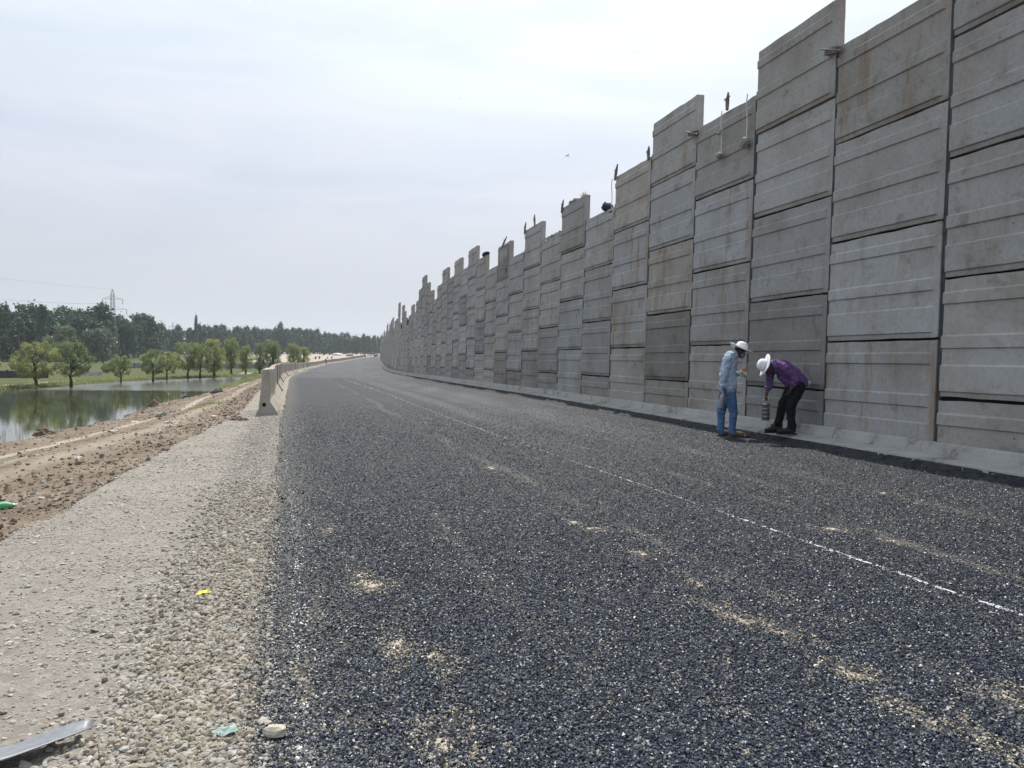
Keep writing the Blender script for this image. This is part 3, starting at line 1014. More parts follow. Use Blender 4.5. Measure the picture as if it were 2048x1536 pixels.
# gravel on the shoulder : flat pale stones
n = 120000
Y = frustum_pts(n, 2.0, 22.0)
X = XG(Y) - .1 + rng.uniform(0, 1, n) * (XA(Y) - XG(Y) + .12) + np.where(rng.uniform(0, 1, n) < .12, np.abs(rng.normal(0, .14, n)), 0)
ok = X > -Y * .72 - .8
X, Y = X[ok], Y[ok]
dr = XA(Y) - X
ridge_p = np.exp(-((dr - .38) / .28) ** 2)
fr = (X - XG(Y)) / (XA(Y) - XG(Y))
cl_ = fbm(X, Y, .9, 91)
keep = rng.uniform(0, 1, len(X)) < np.clip(.30 + .5 * cl_ + .9 * ridge_p, .12, 1)
X, Y, ridge_p, cl_ = X[keep], Y[keep], ridge_p[keep], cl_[keep]
n = len(X)
size = rng.lognormal(-4.05, .45, n) * (1 + ridge_p * .35)
size = np.clip(size * .82, .007, .055)
base = np.array([.34, .315, .283])
green = np.array([.32, .32, .29])
brown = np.array([.30, .27, .23])
w = rng.uniform(0, 1, (n, 1))
tint = np.where(w < .5, base, np.where(w < .75, green, brown)) * rng.uniform(.72, 1.28, (n, 1))
tint = tint * (1 - .12 * ridge_p[:, None])
dk = rng.uniform(0, 1, n) < .03
tint[dk] *= .55
Z = np.maximum(ground_z(X, Y), np.where(X > XA(Y) - .03, ZR(Y) + .006, -9)) + size * .08
size = np.where(X > XA(Y), np.minimum(size, .022), size)
tag(stones('shoulder_gravel', X, Y, Z, size, tint, M_STONE, flat=.5, kind_cub='ico', jitter=.28, tilt=.22),
    'pale crushed gravel and flat stones on the road shoulder', kind='stuff')

# larger loose stones heaped along the asphalt edge
n = 3800
Y = frustum_pts(n, 2.2, 9.0)
dr = np.abs(rng.normal(.36, .2, n))
X = XA(Y) - dr
size = rng.uniform(.018, .042, n)
tint = np.array([.285, .255, .205]) * rng.uniform(.75, 1.25, (n, 1)) * (1 + rng.normal(0, .015, (n, 3)))
Z = ground_z(X, Y) + size * .2
tag(stones('loose_stone_ridge', X, Y, Z, size, tint, M_STONE, flat=.8, kind_cub='ico', jitter=.3, tilt=.5),
    'ridge of bigger loose grey brown stones along the asphalt edge', kind='stuff')

# clods and rubble on the dirt bank
n = 17000
Y = frustum_pts(n, 5.5, 70.0)
t = np.where(rng.uniform(0, 1, n) < .55, rng.normal(.14, .1, n), np.where(rng.uniform(0, 1, n) < .5, rng.normal(.93, .05, n), rng.uniform(.02, 1, n)))
t = np.clip(t, -.02, 1.0)
X = XS(Y) + t * (XG(Y) - XS(Y))
ok = (X > -Y * .72 - 1.5)
X, Y, t = X[ok], Y[ok], t[ok]
n = len(X)
size = rng.lognormal(-3.45, .5, n)
size = np.clip(size, .015, .2)
tint = np.array([.205, .158, .118]) * rng.uniform(.75, 1.3, (n, 1)) * (1 + rng.normal(0, .02, (n, 3)))
gyr = rng.uniform(0, 1, n) < .2
tint[gyr] = np.array([.36, .35, .31]) * rng.uniform(.8, 1.2, (gyr.sum(), 1))
Z = ground_z(X, Y) + size * .12
tag(stones('earth_clods', X, Y, Z, size, tint, M_STONE, flat=.75, kind_cub=True, tilt=.5),
    'brown earth clods and rubble strewn over the dirt bank', kind='stuff')


# ------------------------------------------------------------------ chalk line beyond the near chips
def chalk(name, fx, y0, y1, w, dens, seed):
    mb_v, mb_f = [], []
    n = int((y1 - y0) * dens)
    r2 = np.random.default_rng(seed)
    ys = np.sort(r2.uniform(y0, y1, n))
    for y in ys:
        if vnoise(np.array([y]), np.array([0.]), .9, seed)[0] + r2.uniform(-.5, .5) < -.6:
            continue
        x = float(fx(y)) + r2.normal(0, w * .35)
        a, b_ = r2.uniform(.3, 1) * w * .55, r2.uniform(.5, 1.6) * w * 1.1
        an0 = math.atan(-.3)
        k = len(mb_v)
        for j in range(7):
            an = 2 * math.pi * j / 7
            px, py = a * math.cos(an) * r2.uniform(.6, 1.2), b_ * math.sin(an) * r2.uniform(.6, 1.2)
            mb_v.append((x + px + py * -.3, y + py, float(ZR(y)) + .009 + r2.uniform(0, .002)))
        mb_f.append(tuple(range(k, k + 7)))
    o = mesh_obj(name, mb_v, mb_f, M_CHALK)
    tag(o, kind='structure')


M_CHALK = simple('chalk_powder', (.50, .51, .52), .95, .1, noise=.25, nscale=30)
chalk('chalk_line', chalk_x, 3.6, 7.3, .03, 22, 3)
chalk('chalk_line', chalk_x, 7.3, 26, .021, 22, 13)
chalk('chalk_line', chalk_x, 26, 58, .05, 9, 4)

# ------------------------------------------------------------------ kerb, ledge and bitumen lip along the wall


def sweep(name, prof, s0, s1, ds, mat, noise=0.0, gap=None, seed=0, smooth=False, kind='structure'):
    """prof = list of (offset towards road from the wall face, z)"""
    V, F = [], []
    r2 = np.random.default_rng(seed)
    s = s0
    while s < s1 - 1e-6:
        e = min(s + (gap if gap else s1 - s0), s1)
        ss = np.linspace(s, e - (0.012 if gap else 0), max(2, int((e - s) / ds) + 1))
        k0 = len(V)
        jz = r2.normal(0, .006) if gap else 0
        jn = r2.normal(0, .008) if gap else 0
        for q in ss:
            p, t, nn = wall_frame(q)
            zb = float(ZR(p[1]))
            for j, (o, z) in enumerate(prof):
                dn = r2.normal(0, noise) if noise and 0 < j < len(prof) - 1 else 0
                dz = r2.normal(0, noise * .5) if noise and 0 < j < len(prof) - 1 else 0
                V.append((p[0] + nn[0] * (o + dn + jn), p[1] + nn[1] * (o + dn + jn), zb + z + dz + (jz if z > .0 else 0)))
        m = len(prof)
        for i in range(len(ss) - 1):
            for j in range(m - 1):
                a = k0 + i * m + j
                F.append((a, a + 1, a + m + 1, a + m))
        F.append(tuple(k0 + j for j in range(m)))
        F.append(tuple(k0 + (len(ss) - 1) * m + j for j in range(m - 1, -1, -1)))
        s = e
    o = mesh_obj(name, V, F, mat, smooth=smooth)
    if kind:
        tag(o, kind=kind)
    return o


S_END = float(np.interp(330, _Y, _S))
sweep('kerb', [(.0, -.05), (.0, .325), (.10, .33), (.155, .31), (.195, .17), (.20, -.05)], -8, 90, .5, M_KERB, .003, gap=2.0, seed=1)
sweep('kerb', [(.0, -.05), (.0, .325), (.10, .33), (.155, .31), (.195, .17), (.20, -.05)], 90, S_END, 2.0, M_KERB, 0, seed=2)
sweep('drain_ledge', [(.203, -.05), (.203, .165), (.35, .15), (.50, .135), (.555, .12), (.575, .0), (.58, -.05)], -8, S_END, .22, M_KERB, .007, seed=3)
M_BITUMEN = simple('wet_bitumen', (.024, .025, .028), .7, .3, noise=.5, nscale=14, bump=0.8)
sweep('bitumen_strip', [(.565, .10), (.60, .08), (.65, .055), (.70, .03), (.77, .02), (.84, -.015)], -8, 170, .06, M_BITUMEN, .03, seed=4, smooth=True)

# orange and white painted kerb in the distance
V, F, T = [], [], []
k = 0
s = float(np.interp(165, _Y, _S))
while s < S_END - 2:
    col = (.75, .25, .09) if k % 2 else (.8, .8, .78)
    for q in (s, s + 1.9):
        p, t, nn = wall_frame(q)
        zb = float(ZR(p[1]))
        for o, z in ((.56, -.02), (.59, -.02), (.59, .36), (.56, .36)):
            V.append((p[0] + nn[0] * o, p[1] + nn[1] * o, zb + z))
            T.append(col)
    a = len(V) - 8
    F += [(a + 1, a + 2, a + 6, a + 5), (a + 2, a + 3, a + 7, a + 6), (a, a + 1, a + 2, a + 3), (a + 7, a + 6, a + 5, a + 4), (a + 3, a, a + 4, a + 7)]
    k += 1
    s += 1.9
o = mesh_obj('painted_kerb', V, F, tint_mat('kerb_paint'), attrs={'tint': T})
tag(o, kind='structure')

# ------------------------------------------------------------------ the panel wall
PW, PH, Z0, S00, BAT = 2.6, 1.776, 0.98, 11.915, 0.019
PZ = [0, .045, .047, .27, .272, .40, .415, .525, .54, .78, .795, .893, .905, 1.0]
# relief depth at heights as fraction from the bottom: recess .0-.045, band .045-.27, recess, band .415-.525, recess, band .79-.893, recess
REL = [(0, 0), (.043, 0), (.052, 1), (.262, 1), (.278, 0), (.408, 0), (.418, 1), (.512, 1), (.528, 0), (.783, 0), (.793, 1), (.878, 1), (.896, 0), (1.0, 0)]
RD = .027
TH = .17


def panel_geo(w, h, r2, nu=8, chip=0.02, relief=True, margin=.13, chip_top=None):
    """panel in local coords: x along the wall (x=0 end nearest the road's start), y out of the wall (towards road), z up"""
    us = [0, margin * .75, margin + .015] + list(np.linspace(margin + .25, w - .03, nu)) + [w]
    rel = REL if relief else [(0, 0), (.5, 0), (1, 0)]
    V = []
    nzr = len(rel)
    for i, u in enumerate(us):
        for j, (fz, d) in enumerate(rel):
            dd = (d if i >= 2 else 0) * RD
            zz = fz * h
            uu = u
            if j == nzr - 1:
                zz -= abs(r2.normal(0, chip)) if chip_top is None else abs(r2.normal(0, chip_top))
            if j == 0:
                zz += abs(r2.normal(0, chip * .7))
            if i == 0:
                uu += abs(r2.normal(0, chip * .4))
            if i == len(us) - 1:
                uu -= abs(r2.normal(0, chip * .35))
            V.append((uu, dd, zz))
    m = nzr
    n = len(us)
    F = []
    for i in range(n - 1):
        for j in range(m - 1):
            a = i * m + j
            F.append((a, a + m, a + m + 1, a + 1))
    # back and rim
    bound = [i * m for i in range(n)] + [(n - 1) * m + j for j in range(1, m)] + [i * m + m - 1 for i in range(n - 2, -1, -1)] + [j for j in range(m - 2, 0, -1)]
    b0 = len(V)
    for q in bound:
        x, y, z = V[q]
        V.append((x, -TH, z))
    k = len(bound)
    for i in range(k):
        a, b_ = bound[i], bound[(i + 1) % k]
        F.append((b_, a, b0 + i, b0 + (i + 1) % k))
    F.append(tuple(b0 + i for i in range(k)))
    return V, F


TOPS = {-3: 7, -2: 8, -1: 8, 0: 7, 1: 8, 2: 7, 3: 8, 4: 7, 5: 6, 6: 7, 7: 6, 8: 7, 9: 6, 10: 7, 11: 6, 12: 7, 13: 8, 14: 7, 15: 8, 16: 7, 17: 8,
        18: 7, 19: 6, 20: 7, 21: 8, 22: 9, 23: 8, 24: 7, 25: 6, 26: 7}
# a parity check: odd columns hold even half-levels
TONE = {(10, 7): (1.1, 1.1, 1.1), (6, 7): (.98, .97, .95), (1, 2): (.72, .70, .72), (3, 2): (.68, .68, .74), (3, 0): (.86, .85, .84), (1, 0): (.82, .82, .80), (12, 7): (1.02, .93, .76), (16, 7): (.9, .85, .78),
        (14, 5): (.85, .83, .76), (2, 1): (1.0, .98, .93), (0, 7): (.93, .9, .87), (5, 2): (.88, .82, .80), (7, 2): (.82, .77, .74), (9, 0): (.85, .82, .76),
        (5, 4): (1.0, .96, .9), (8, 1): (.8, .78, .76), (10, 1): (.74, .74, .73), (12, 3): (.78, .76, .68)}
wall = empty('retaining_wall', (float(XW(0)), 0, 0))
tag(wall, 'tall grey retaining wall of staggered precast concrete panels along the road', 'retaining wall')
wall_loc = Vector(wall.location)
far_V, far_F, far_T = [], [], []
COLTOP = {}
ncol = int((S_END - S00) / PW)
count = 0
for c in range(-3, ncol):
    r2 = np.random.default_rng(1000 + c)
    s0 = S00 + PW * c
    p, t, nn = wall_frame(s0 + PW / 2)
    pa = wall_pt(s0)
    pb = wall_pt(s0 + PW)
    tt_ = (pb - pa) / np.hypot(*(pb - pa))
    nn = np.array([-tt_[1], tt_[0]])
    zb = float(ZR(p[1]))
    parity = (c % 2)          # odd columns: even half levels
    top = TOPS.get(c)
    if top is None:
        top = int(r2.choice([6, 6, 8])) if parity else int(r2.choice([7, 7, 7, 5, 9], p=[.4, .25, .15, .1, .1]))
        if c > ncol - 22:
            top = max(3, top - 1 - (c - (ncol - 22)) // 7)
            if (top % 2 == 0) != (parity == 1):
                top -= 1
    COLTOP[c] = top
    lev = top
    levels = []
    while lev >= 0:
        levels.append(lev)
        lev -= 2
    for li, lv in enumerate(levels):
        ztop = Z0 + lv * PH / 2 + zb
        h = PH - .028
        if lv <= 1:
            pass
        near = count < 100 and c <= 16
        push = r2.normal(0, .012)
        V, Fc = panel_geo(PW - .075, h, r2, nu=8 if near else 2, chip=.008,
                          chip_top=.012 if (li == 0 and near) else None, relief=not (c == 10 and lv == 7))
        g = float(np.clip(r2.normal(1.08, .075), .88, 1.24))
        tone = np.array([g, g, g])
        hue_w = float(np.clip(r2.normal(.5, .3), 0, 1))
        if (c, lv) in TONE:
            tone = np.array(TONE[(c, lv)])
        if c > 4 and lv <= 1 and r2.uniform() < .45:
            tone = tone * np.array([.78, .74, .68])
        if c > 30:
            tone = tone * np.array([1.08, 1.03, .96])
        stain = r2.choice([.12, .35, .85], p=[.4, .4, .2])
        if (c, lv) in ((2, 5), (2, 3), (4, 5), (3, 4)):
            stain = 1.0
        if c > 26:
            stain = min(1, stain + .3)
        seed = r2.uniform(0, 1)
        zbot = ztop - PH + .01
        # local frame matrix
        M = Matrix(((tt_[0], nn[0], 0, pa[0] + nn[0] * push), (tt_[1], nn[1], 0, pa[1] + nn[1] * push), (0, 0, 1, zbot), (0, 0, 0, 1)))
        sh = Matrix.Identity(4)
        sh[1][2] = -BAT
        M = M @ Matrix.Translation((.0375, -BAT * (zbot - zb), 0)) @ sh @ Matrix.Rotation(r2.normal(0, .0025), 4, 'Y')
        if near:
            # mesh in panel coordinates with the shear baked in, object placed by a rigid matrix
            Vw = [sh @ Vector(v) for v in V]
            T = np.repeat([[tone[0], stain, seed, hue_w]], len(V), 0)
            o = mesh_obj('panel', Vw, Fc, None, wall, attrs={'tone': T})
            o.data.materials.append(M_PANEL)
            ang = math.atan2(tt_[1], tt_[0])
            loc = M @ Vector((0, 0, 0))
            o.location = Vector(loc) - wall_loc
            o.rotation_euler = (0, r2.normal(0, .0025), ang)
            if c == 10 and lv == 7:
                # carved leaf relief: border and curving fronds
                mb = MB()
                x0, x1, z0_, z1_ = .35, PW - .4, .12, h - .12
                for a_, b_ in (((x0, z0_), (x1, z0_)), ((x1, z0_), (x1, z1_)), ((x1, z1_), (x0, z1_)), ((x0, z1_), (x0, z0_))):
                    mb.tube([(a_[0], .02, a_[1]), (b_[0], .02, b_[1])], .028, 5)
                for kk in range(9):
                    bx = x0 + .25 + kk * .17
                    lean = (kk - 4) * .09
                    hh = 1.05 - abs(kk - 4) * .09
                    pts = [(bx + lean * q * q * 2.2, .02, z0_ + .08 + hh * q) for q in np.linspace(0, 1, 7)]
                    pts = [(min(max(a, x0 + .06), x1 - .06), b_, c_) for a, b_, c_ in pts]
                    mb.tube(pts, [.03 - .003 * i for i in range(7)], 5)
                    for q in (.35, .55, .75):
                        i = int(q * 6)
                        a_ = pts[i]
                        for sg in (-1, 1):
                            mb.tube([a_, (min(max(a_[0] + sg * .13, x0 + .05), x1 - .05), .02, a_[2] + .14)], [.02, .01], 4)
                rl = mb.build('carved_relief', M_PANEL, o, attrs={'tone': np.repeat([[1.12, .05, seed, .5]], len(mb.v), 0)})
                rl['label'] = 'carved curving plant relief inside a raised border'
            count += 1
        else:
            k = len(far_V)
            Vw = [M @ Vector(v) - wall_loc for v in V]
            far_V += [tuple(v) for v in Vw]
            far_F += [tuple(i + k for i in f) for f in Fc]
            far_T += [(tone[0], stain, seed, hue_w)] * len(V)
fp = mesh_obj('panel', far_V, far_F, M_PANEL, wall, attrs={'tone': far_T})
tag(fp, 'distant concrete panels of the wall, merging into the distance', kind='stuff')


V, F = [], []
ss_ = np.arange(-8, S_END, 2.0)
for i, q in enumerate(ss_):
    p, t, nn = wall_frame(q)
    zb = float(ZR(p[1]))
    for z, o_ in ((-.05, -.075), (6.0, -.075 - BAT * 6)):
        V.append((p[0] + nn[0] * o_ - wall_loc.x, p[1] + nn[1] * o_, zb + z))
for i in range(len(ss_) - 1):
    F.append((2 * i, 2 * i + 2, 2 * i + 3, 2 * i + 1))
mesh_obj('filter_cloth', V, F, simple('filter_cloth', (.02, .02, .021), .95, 0), wall)


tops_used = {}
for c in range(-3, ncol):
    tops_used[c] = COLTOP[c]
M_STRIP = simple('joint_filler', (.055, .057, .062), .8, .2, noise=.4, nscale=6)
fv, ff = [], []
for c in range(-2, ncol):
    q = wall_pt(S00 + PW * c)
    _, t, nn = wall_frame(S00 + PW * c)
    zb = float(ZR(q[1]))
    zt = Z0 + min(tops_used[c - 1], tops_used[c]) * PH / 2 - .03
    near = c <= 16
    v_, f_ = ([], []) if near else (fv, ff)
    k = len(v_)
    for z in (-.1, zt):
        o_ = -BAT * z
        for a_, b_ in ((-.034, -.012), (.034, -.012), (.034, -.09), (-.034, -.09)):
            v_.append((q[0] + t[0] * a_ + nn[0] * (b_ + o_) - wall_loc.x, q[1] + t[1] * a_ + nn[1] * (b_ + o_), zb + z))
    f_ += [(k, k + 3, k + 2, k + 1), (k + 4, k + 5, k + 6, k + 7), (k, k + 1, k + 5, k + 4), (k + 1, k + 2, k + 6, k + 5), (k + 2, k + 3, k + 7, k + 6), (k + 3, k, k + 4, k + 7)]
    if near:
        mesh_obj('joint_strip', v_, f_, M_STRIP, wall)
tag(mesh_obj('joint_strip', fv, ff, M_STRIP, wall), 'distant dark vertical joints of the wall', kind='stuff')


def on_wall(px_s, z, out=0.0):
    """a point on the wall face at arc length s and height z above the road"""
    p, t, nn = wall_frame(px_s)
    zb = float(ZR(p[1]))
    o = out - BAT * z
    return Vector((p[0] + nn[0] * o, p[1] + nn[1] * o, zb + z)), math.atan2(t[1], t[0])


def joint_z(lv):
    return Z0 + lv * PH / 2


# ------------------------------------------------------------------ small things on the wall
def stake(s, z, tilt, label, length=.42, out=.06):
    p, a = on_wall(s, z, out)
    t = empty('wooden_stake', p, rot=(R(8), tilt, a))
    tag(t, label, 'wooden stake', 'wooden stakes wedged along the wall top')
    mb = MB()
    mb.tube([(0, 0, -length * .35), (.01, 0, 0), (-.01, .01, length * .35), (.005, 0, length * .65)], [.035, .045, .04, .022], 6)
    mb.build('shaft', M_WOOD, t)
    mb = MB()
    mb.tube([(-.13, .02, .12), (.12, .03, .15)], .012, 5)
    mb.tube([(-.09, .03, .17), (.10, .02, .10)], .010, 5)
    mb.build('wire_tie', M_WIRE, t)


stake(S00 + PW * 2 + 1.1, joint_z(7) + .12, R(8), 'rough wooden stake at the wall top beside the rope with two weights')
stake(S00 + PW * 4 + 2.45, joint_z(7) + .02, R(-5), 'thin wooden stake at a panel corner left of the lone hanging strip', .5)
stake(S00 + PW * 4 + .08, joint_z(7) + .02, R(14), 'short wooden stake against the side of the tall panel with the clamp', .42)
stake(S00 + PW * 6 + 2.45, joint_z(7) - .05, R(-3), 'small stake on the far upper corner of the panel with the grass tuft', .5)
stake(S00 + PW * 8 + 2.4, joint_z(7) - .02, R(6), 'bristly stake on the far top corner of the narrow tall panel', .55)
stake(S00 + PW * 8 + .9, joint_z(7) + .1, R(32), 'leaning stake sticking up from the narrow tall panel top', .6)
stake(S00 + PW * 10 + .9, joint_z(7) - .05, R(-52), 'tilted stake lying across the top of the carved panel', .7, .1)


def clamp(s, z, label):
    p, a = on_wall(s, z, .07)
    t = empty('wooden_clamp', p, rot=(0, R(-12), a))
    tag(t, label, 'wooden clamp', 'wooden clamps at the panel joints')
    mb = MB()
    mb.box((.0, .03, 0), (.34, .09, .11))
    mb.build('block', M_WOOD, t)
    mb = MB()
    mb.tube([(-.28, .05, -.03), (.25, .1, .06)], .016, 6)
    mb.build('bolt', M_STEEL, t)


clamp(S00 + PW * 1 + .02, joint_z(7) - .1, 'wooden clamp block beside the tallest near panel at its top joint')
clamp(S00 + PW * 3 + .05, joint_z(7) - .12, 'wooden clamp where two panel tops meet left of the hanging ropes')


def hanging(s, ztop, ln, label, weights=((0, 1.0),), tri=False):
    p, a = on_wall(s, ztop, .06)
    t = empty('hanging_rope', p, rot=(0, 0, a))
    tag(t, label, 'rope', 'ropes hanging over the wall top')
    mb = MB()
    pts = [(math.sin(q * 5) * .015, .035 + .01 * math.sin(q * 9), -ln * q) for q in np.linspace(-.03, 1, 9)]
    mb.tube(pts, .013, 6)
    mb.build('rope', M_ROPE, t)
    for frac, sc in weights:
        mb = MB()
        mb.ell((.0, .09, -ln * frac - .06 * sc), (.13 * sc, .09 * sc, .10 * sc), nu=9, nv=6)
        for i, v in enumerate(mb.v):
            mb.v[i] = tuple(Vector(v) + Vector((rng.normal(0, .01), rng.normal(0, .01), rng.normal(0, .01))))
        mb.build('stone_weight', M_ROCKGREY, t)


M_ROCKGREY = simple('grey_weight', (.26, .25, .22), .9, .15, noise=.3, nscale=9, bump=.5)
hanging(S00 + PW * 2 + .22, joint_z(7) + .02, .95, 'straight white rope with one round weight near the tall panel edge', ((1.0, 1.15),))
hanging(S00 + PW * 2 + 1.28, joint_z(7) - .02, .95, 'knotted white rope carrying two small weights beside a wooden stake', ((.45, .55), (.98, .8)))
hanging(S00 + PW * 5 + .06, joint_z(7) - .1, .95, 'pale frayed strip hanging down a panel edge above the dark bundle', ((.98, .6),))

# dark bundle on the top of column 5, cap slab on column 12, tuft on column 6
p, a = on_wall(S00 + PW * 5 + .75, joint_z(6), -.05)
mb = MB()
mb.ell((0, 0, .09), (.19, .16, .15), nu=10, nv=7)
for i, v in enumerate(mb.v):
    mb.v[i] = tuple(Vector(v) * (1 + rng.normal(0, .09)))
o = mb.build('cloth_bundle', simple('dark_cloth', (.035, .036, .045), .9), smooth=True)
o.location = p
tag(o, 'small dark cloth bundle lying on a low panel top near the pale strip', 'bundle')

p, a = on_wall(S00 + PW * 12 + .5, joint_z(7), -.07)
mb = MB()
prof = [(.24, 0), (.34, .03), (.36, .10), (.30, .14), (.12, .16)]
mb.lathe(prof, 11)
for i, v in enumerate(mb.v):
    x, y, z = v
    mb.v[i] = (x * 1.35 + rng.normal(0, .012), y * .55, z + rng.normal(0, .01))
o = mb.build('rubber_pad', M_BLACK)
o.location = p
o.rotation_euler = (0, R(6), a)
tag(o, 'black curled rubber pad resting on the cracked yellowish panel', 'rubber pad')

p, a = on_wall(S00 + PW * 6 + .55, joint_z(7), -.08)
mb = MB()
for k in range(26):
    an = rng.uniform(0, 6.28)
    l_ = rng.uniform(.1, .24)
    q = Vector((math.cos(an) * .08, math.sin(an) * .05, 0))
    tp = q + Vector((math.cos(an) * l_ * .7, math.sin(an) * l_ * .5, l_))
    w_ = Vector((-math.sin(an), math.cos(an), 0)) * .015
    mb.add([q - w_, q + w_, tp], [(0, 1, 2)])
o = mb.build('weed_tuft', M_LEAF_WILLOW)
o.location = p
tag(o, 'small green weed tuft growing on a tall panel top', 'plant')

# crumbled bits of mortar along two panel tops
for s, lv, w_, lab in ((S00 + PW * 7 + 1.2, 6, 1.9, 'row of broken mortar bits on the low panel top left of the stake'),
                       (S00 + PW * 6 + 1.5, 7, .8, 'few broken mortar bits on the tall panel top beside the weed')):
    mb = MB()
    for k in range(9):
        x = -w_ / 2 + w_ * k / 9 + rng.uniform(0, .1)
        mb.box((x, rng.normal(0, .02), rng.uniform(.02, .05)), (rng.uniform(.06, .16), .1, rng.uniform(.05, .12)), Matrix.Rotation(rng.uniform(-.4, .4), 3, 'Y'))
    p, a = on_wall(s, joint_z(lv), -.06)
    o = mb.build('mortar_rubble', M_KERB)
    o.location = p
    o.rotation_euler = (0, 0, a)
    tag(o, lab, 'rubble')

# ------------------------------------------------------------------ crash barriers
BP = [(0, 0), (.50, 0), (.50, .06), (.315, .36), (.30, .47), (.295, 1.17), (.275, 1.19), (.145, 1.19), (.125, 1.17), (.06, .5)]


def barrier_mesh(ln, seed):
    r2 = np.random.default_rng(seed)
    V, F = [], []
    m = len(BP)
    ys = [0, .03, ln * .33, ln * .66, ln - .03, ln]
    for i, y in enumerate(ys):
        for x, z in BP:
            inset = .012 if i in (0, len(ys) - 1) else 0
            V.append((x - .25 + r2.normal(0, .004) - (inset if x > .25 else -inset), y, z + r2.normal(0, .004) - (inset if z > 1 else 0)))
    for i in range(len(ys) - 1):
        for j in range(m):
            F.append((i * m + j, i * m + (j + 1) % m, (i + 1) * m + (j + 1) % m, (i + 1) * m + j))
    F.append(tuple(range(m - 1, -1, -1)))
    F.append(tuple((len(ys) - 1) * m + j for j in range(m)))
    me = bpy.data.meshes.new('concrete_barrier')
    me.from_pydata(V, [], F)
    me.materials.append(M_BARRIER)
    return me


BL = 3.0
bmeshes = [barrier_mesh(BL - .03, 50 + k) for k in range(6)]
hole = MB()  # solid black disc, its colour stands for shade inside the end-face hole
hole.lathe([(.048, -.004), (.048, .02)], 10, Matrix.Rotation(R(90), 4, 'X'))
ORD = ['second', 'third', 'fourth', 'fifth', 'sixth', 'seventh', 'eighth', 'ninth', 'tenth']
s_b = 0
yb = 20.0
k = 0
hole_me = None
M_HOLE_SHADE = simple('hole_shade', (.01, .01, .01), .95, 0)
while yb < 322:
    x0, x1 = float(XB(yb)), float(XB(yb + .2))
    t = Vector((x1 - x0, .2, 0)).normalized()
    r2 = np.random.default_rng(300 + k)
    jl = r2.normal(0, .022) if k else 0
    jy = r2.normal(0, R(.5)) if k else 0
    jz = r2.normal(0, .02) if k else 0
    zr_, zr2 = float(ZR(yb)), float(ZR(yb + BL))
    me = bmeshes[k % 6]
    o = bpy.data.objects.new('concrete_barrier', me)
    C.objects.link(o)
    o.location = (x0 + jl, yb, zr_ - .01 + jz)
    o.rotation_euler = (math.atan2(zr2 - zr_, BL), 0, math.atan2(-t.x, t.y) + jy)
    if k == 0:
        lab = 'nearest concrete crash barrier, its end face with a dark round hole'
        h = hole.build('hole_shade_disc', M_HOLE_SHADE, o)
        h.location = (-.09, -.004, .27)
    elif k <= 9:
        lab = ORD[k - 1] + ' concrete crash barrier from the near end of the row'
    elif yb < 120:
        lab = 'weathered concrete crash barrier in the middle stretch of the long row'
    else:
        lab = 'distant small concrete crash barrier in the far part of the long row'
    tag(o, lab, 'barrier', 'concrete crash barriers in a row on the left road edge')
    yb += BL * t.y
    k += 1

# dark post leaning on the far barriers
pb_ = (float(XB(198)) + .5, 198, float(ZR(198)))
t = empty('marker_post', pb_, rot=(0, R(-6), 0))
tag(t, 'thin dark marker post leaning against the far crash barriers', 'post')
mb = MB()
mb.tube([(0, 0, 0), (0, 0, 1.5)], .09, 8)
mb.build('pole', M_BLACK, t)
mb = MB()
mb.box((0, 0, 1.3), (.3, .06, .42))
mb.build('plate', M_DARKROCK, t)

# ------------------------------------------------------------------ pond
ys_ = np.r_[np.arange(-60, 60, 4.0), np.arange(60, 124, 2.0)]
V, F = [], []
for y in ys_:
    V += [(float(XF(y)) - 4, y, WATER_Z), (float(XS(y)) + 1.5, y, WATER_Z)]
for i in range(len(ys_) - 1):
    F.append((2 * i, 2 * i + 1, 2 * i + 3, 2 * i + 2))
m, nt, b = new_mat('pond_water')
g = N(nt, 'ShaderNodeNewGeometry')
mp_ = N(nt, 'ShaderNodeMapping')
mp_.inputs['Scale'].default_value = (1, 1, 1)
L(nt, g.outputs['Position'], mp_.inputs[0])
n1 = N(nt, 'ShaderNodeTexNoise', i_Scale=0.12, i_Detail=4.0)
L(nt, mp_.outputs[0], n1.inputs['Vector'])
n2 = N(nt, 'ShaderNodeTexNoise', i_Scale=2.2, i_Detail=4.0, i_Roughness=0.6)
L(nt, mp_.outputs[0], n2.inputs['Vector'])
spx = N(nt, 'ShaderNodeSeparateXYZ')
L(nt, g.outputs['Position'], spx.inputs[0])
ruff = ramp(nt, math_n(nt, 'ADD', math_n(nt, 'DIVIDE', spx.outputs[1], 100.0), math_n(nt, 'MULTIPLY', n1.outputs['Fac'], .04)), [(.655, 0.0), (.69, 1.0)])
b.inputs['Base Color'].default_value = (.05, .055, .03, 1)
L(nt, ramp(nt, n1.outputs['Fac'], [(.35, (.035, .045, .022)), (.7, (.075, .07, .045))]), b.inputs['Base Color'])
L(nt, mix(nt, ruff, (.035, .035, .035), (.2, .2, .2)), b.inputs['Roughness'])
b.inputs['IOR'].default_value = 1.33
b.inputs['Specular IOR Level'].default_value = 0.6
bp = N(nt, 'ShaderNodeBump', i_Distance=0.02)
L(nt, math_n(nt, 'ADD', math_n(nt, 'MULTIPLY', ruff, .5), .06), bp.inputs['Strength'])
L(nt, n2.outputs['Fac'], bp.inputs['Height'])
L(nt, bp.outputs[0], b.inputs['Normal'])
M_WATER = m
tag(mesh_obj('pond_water', V, F, M_WATER), kind='structure')

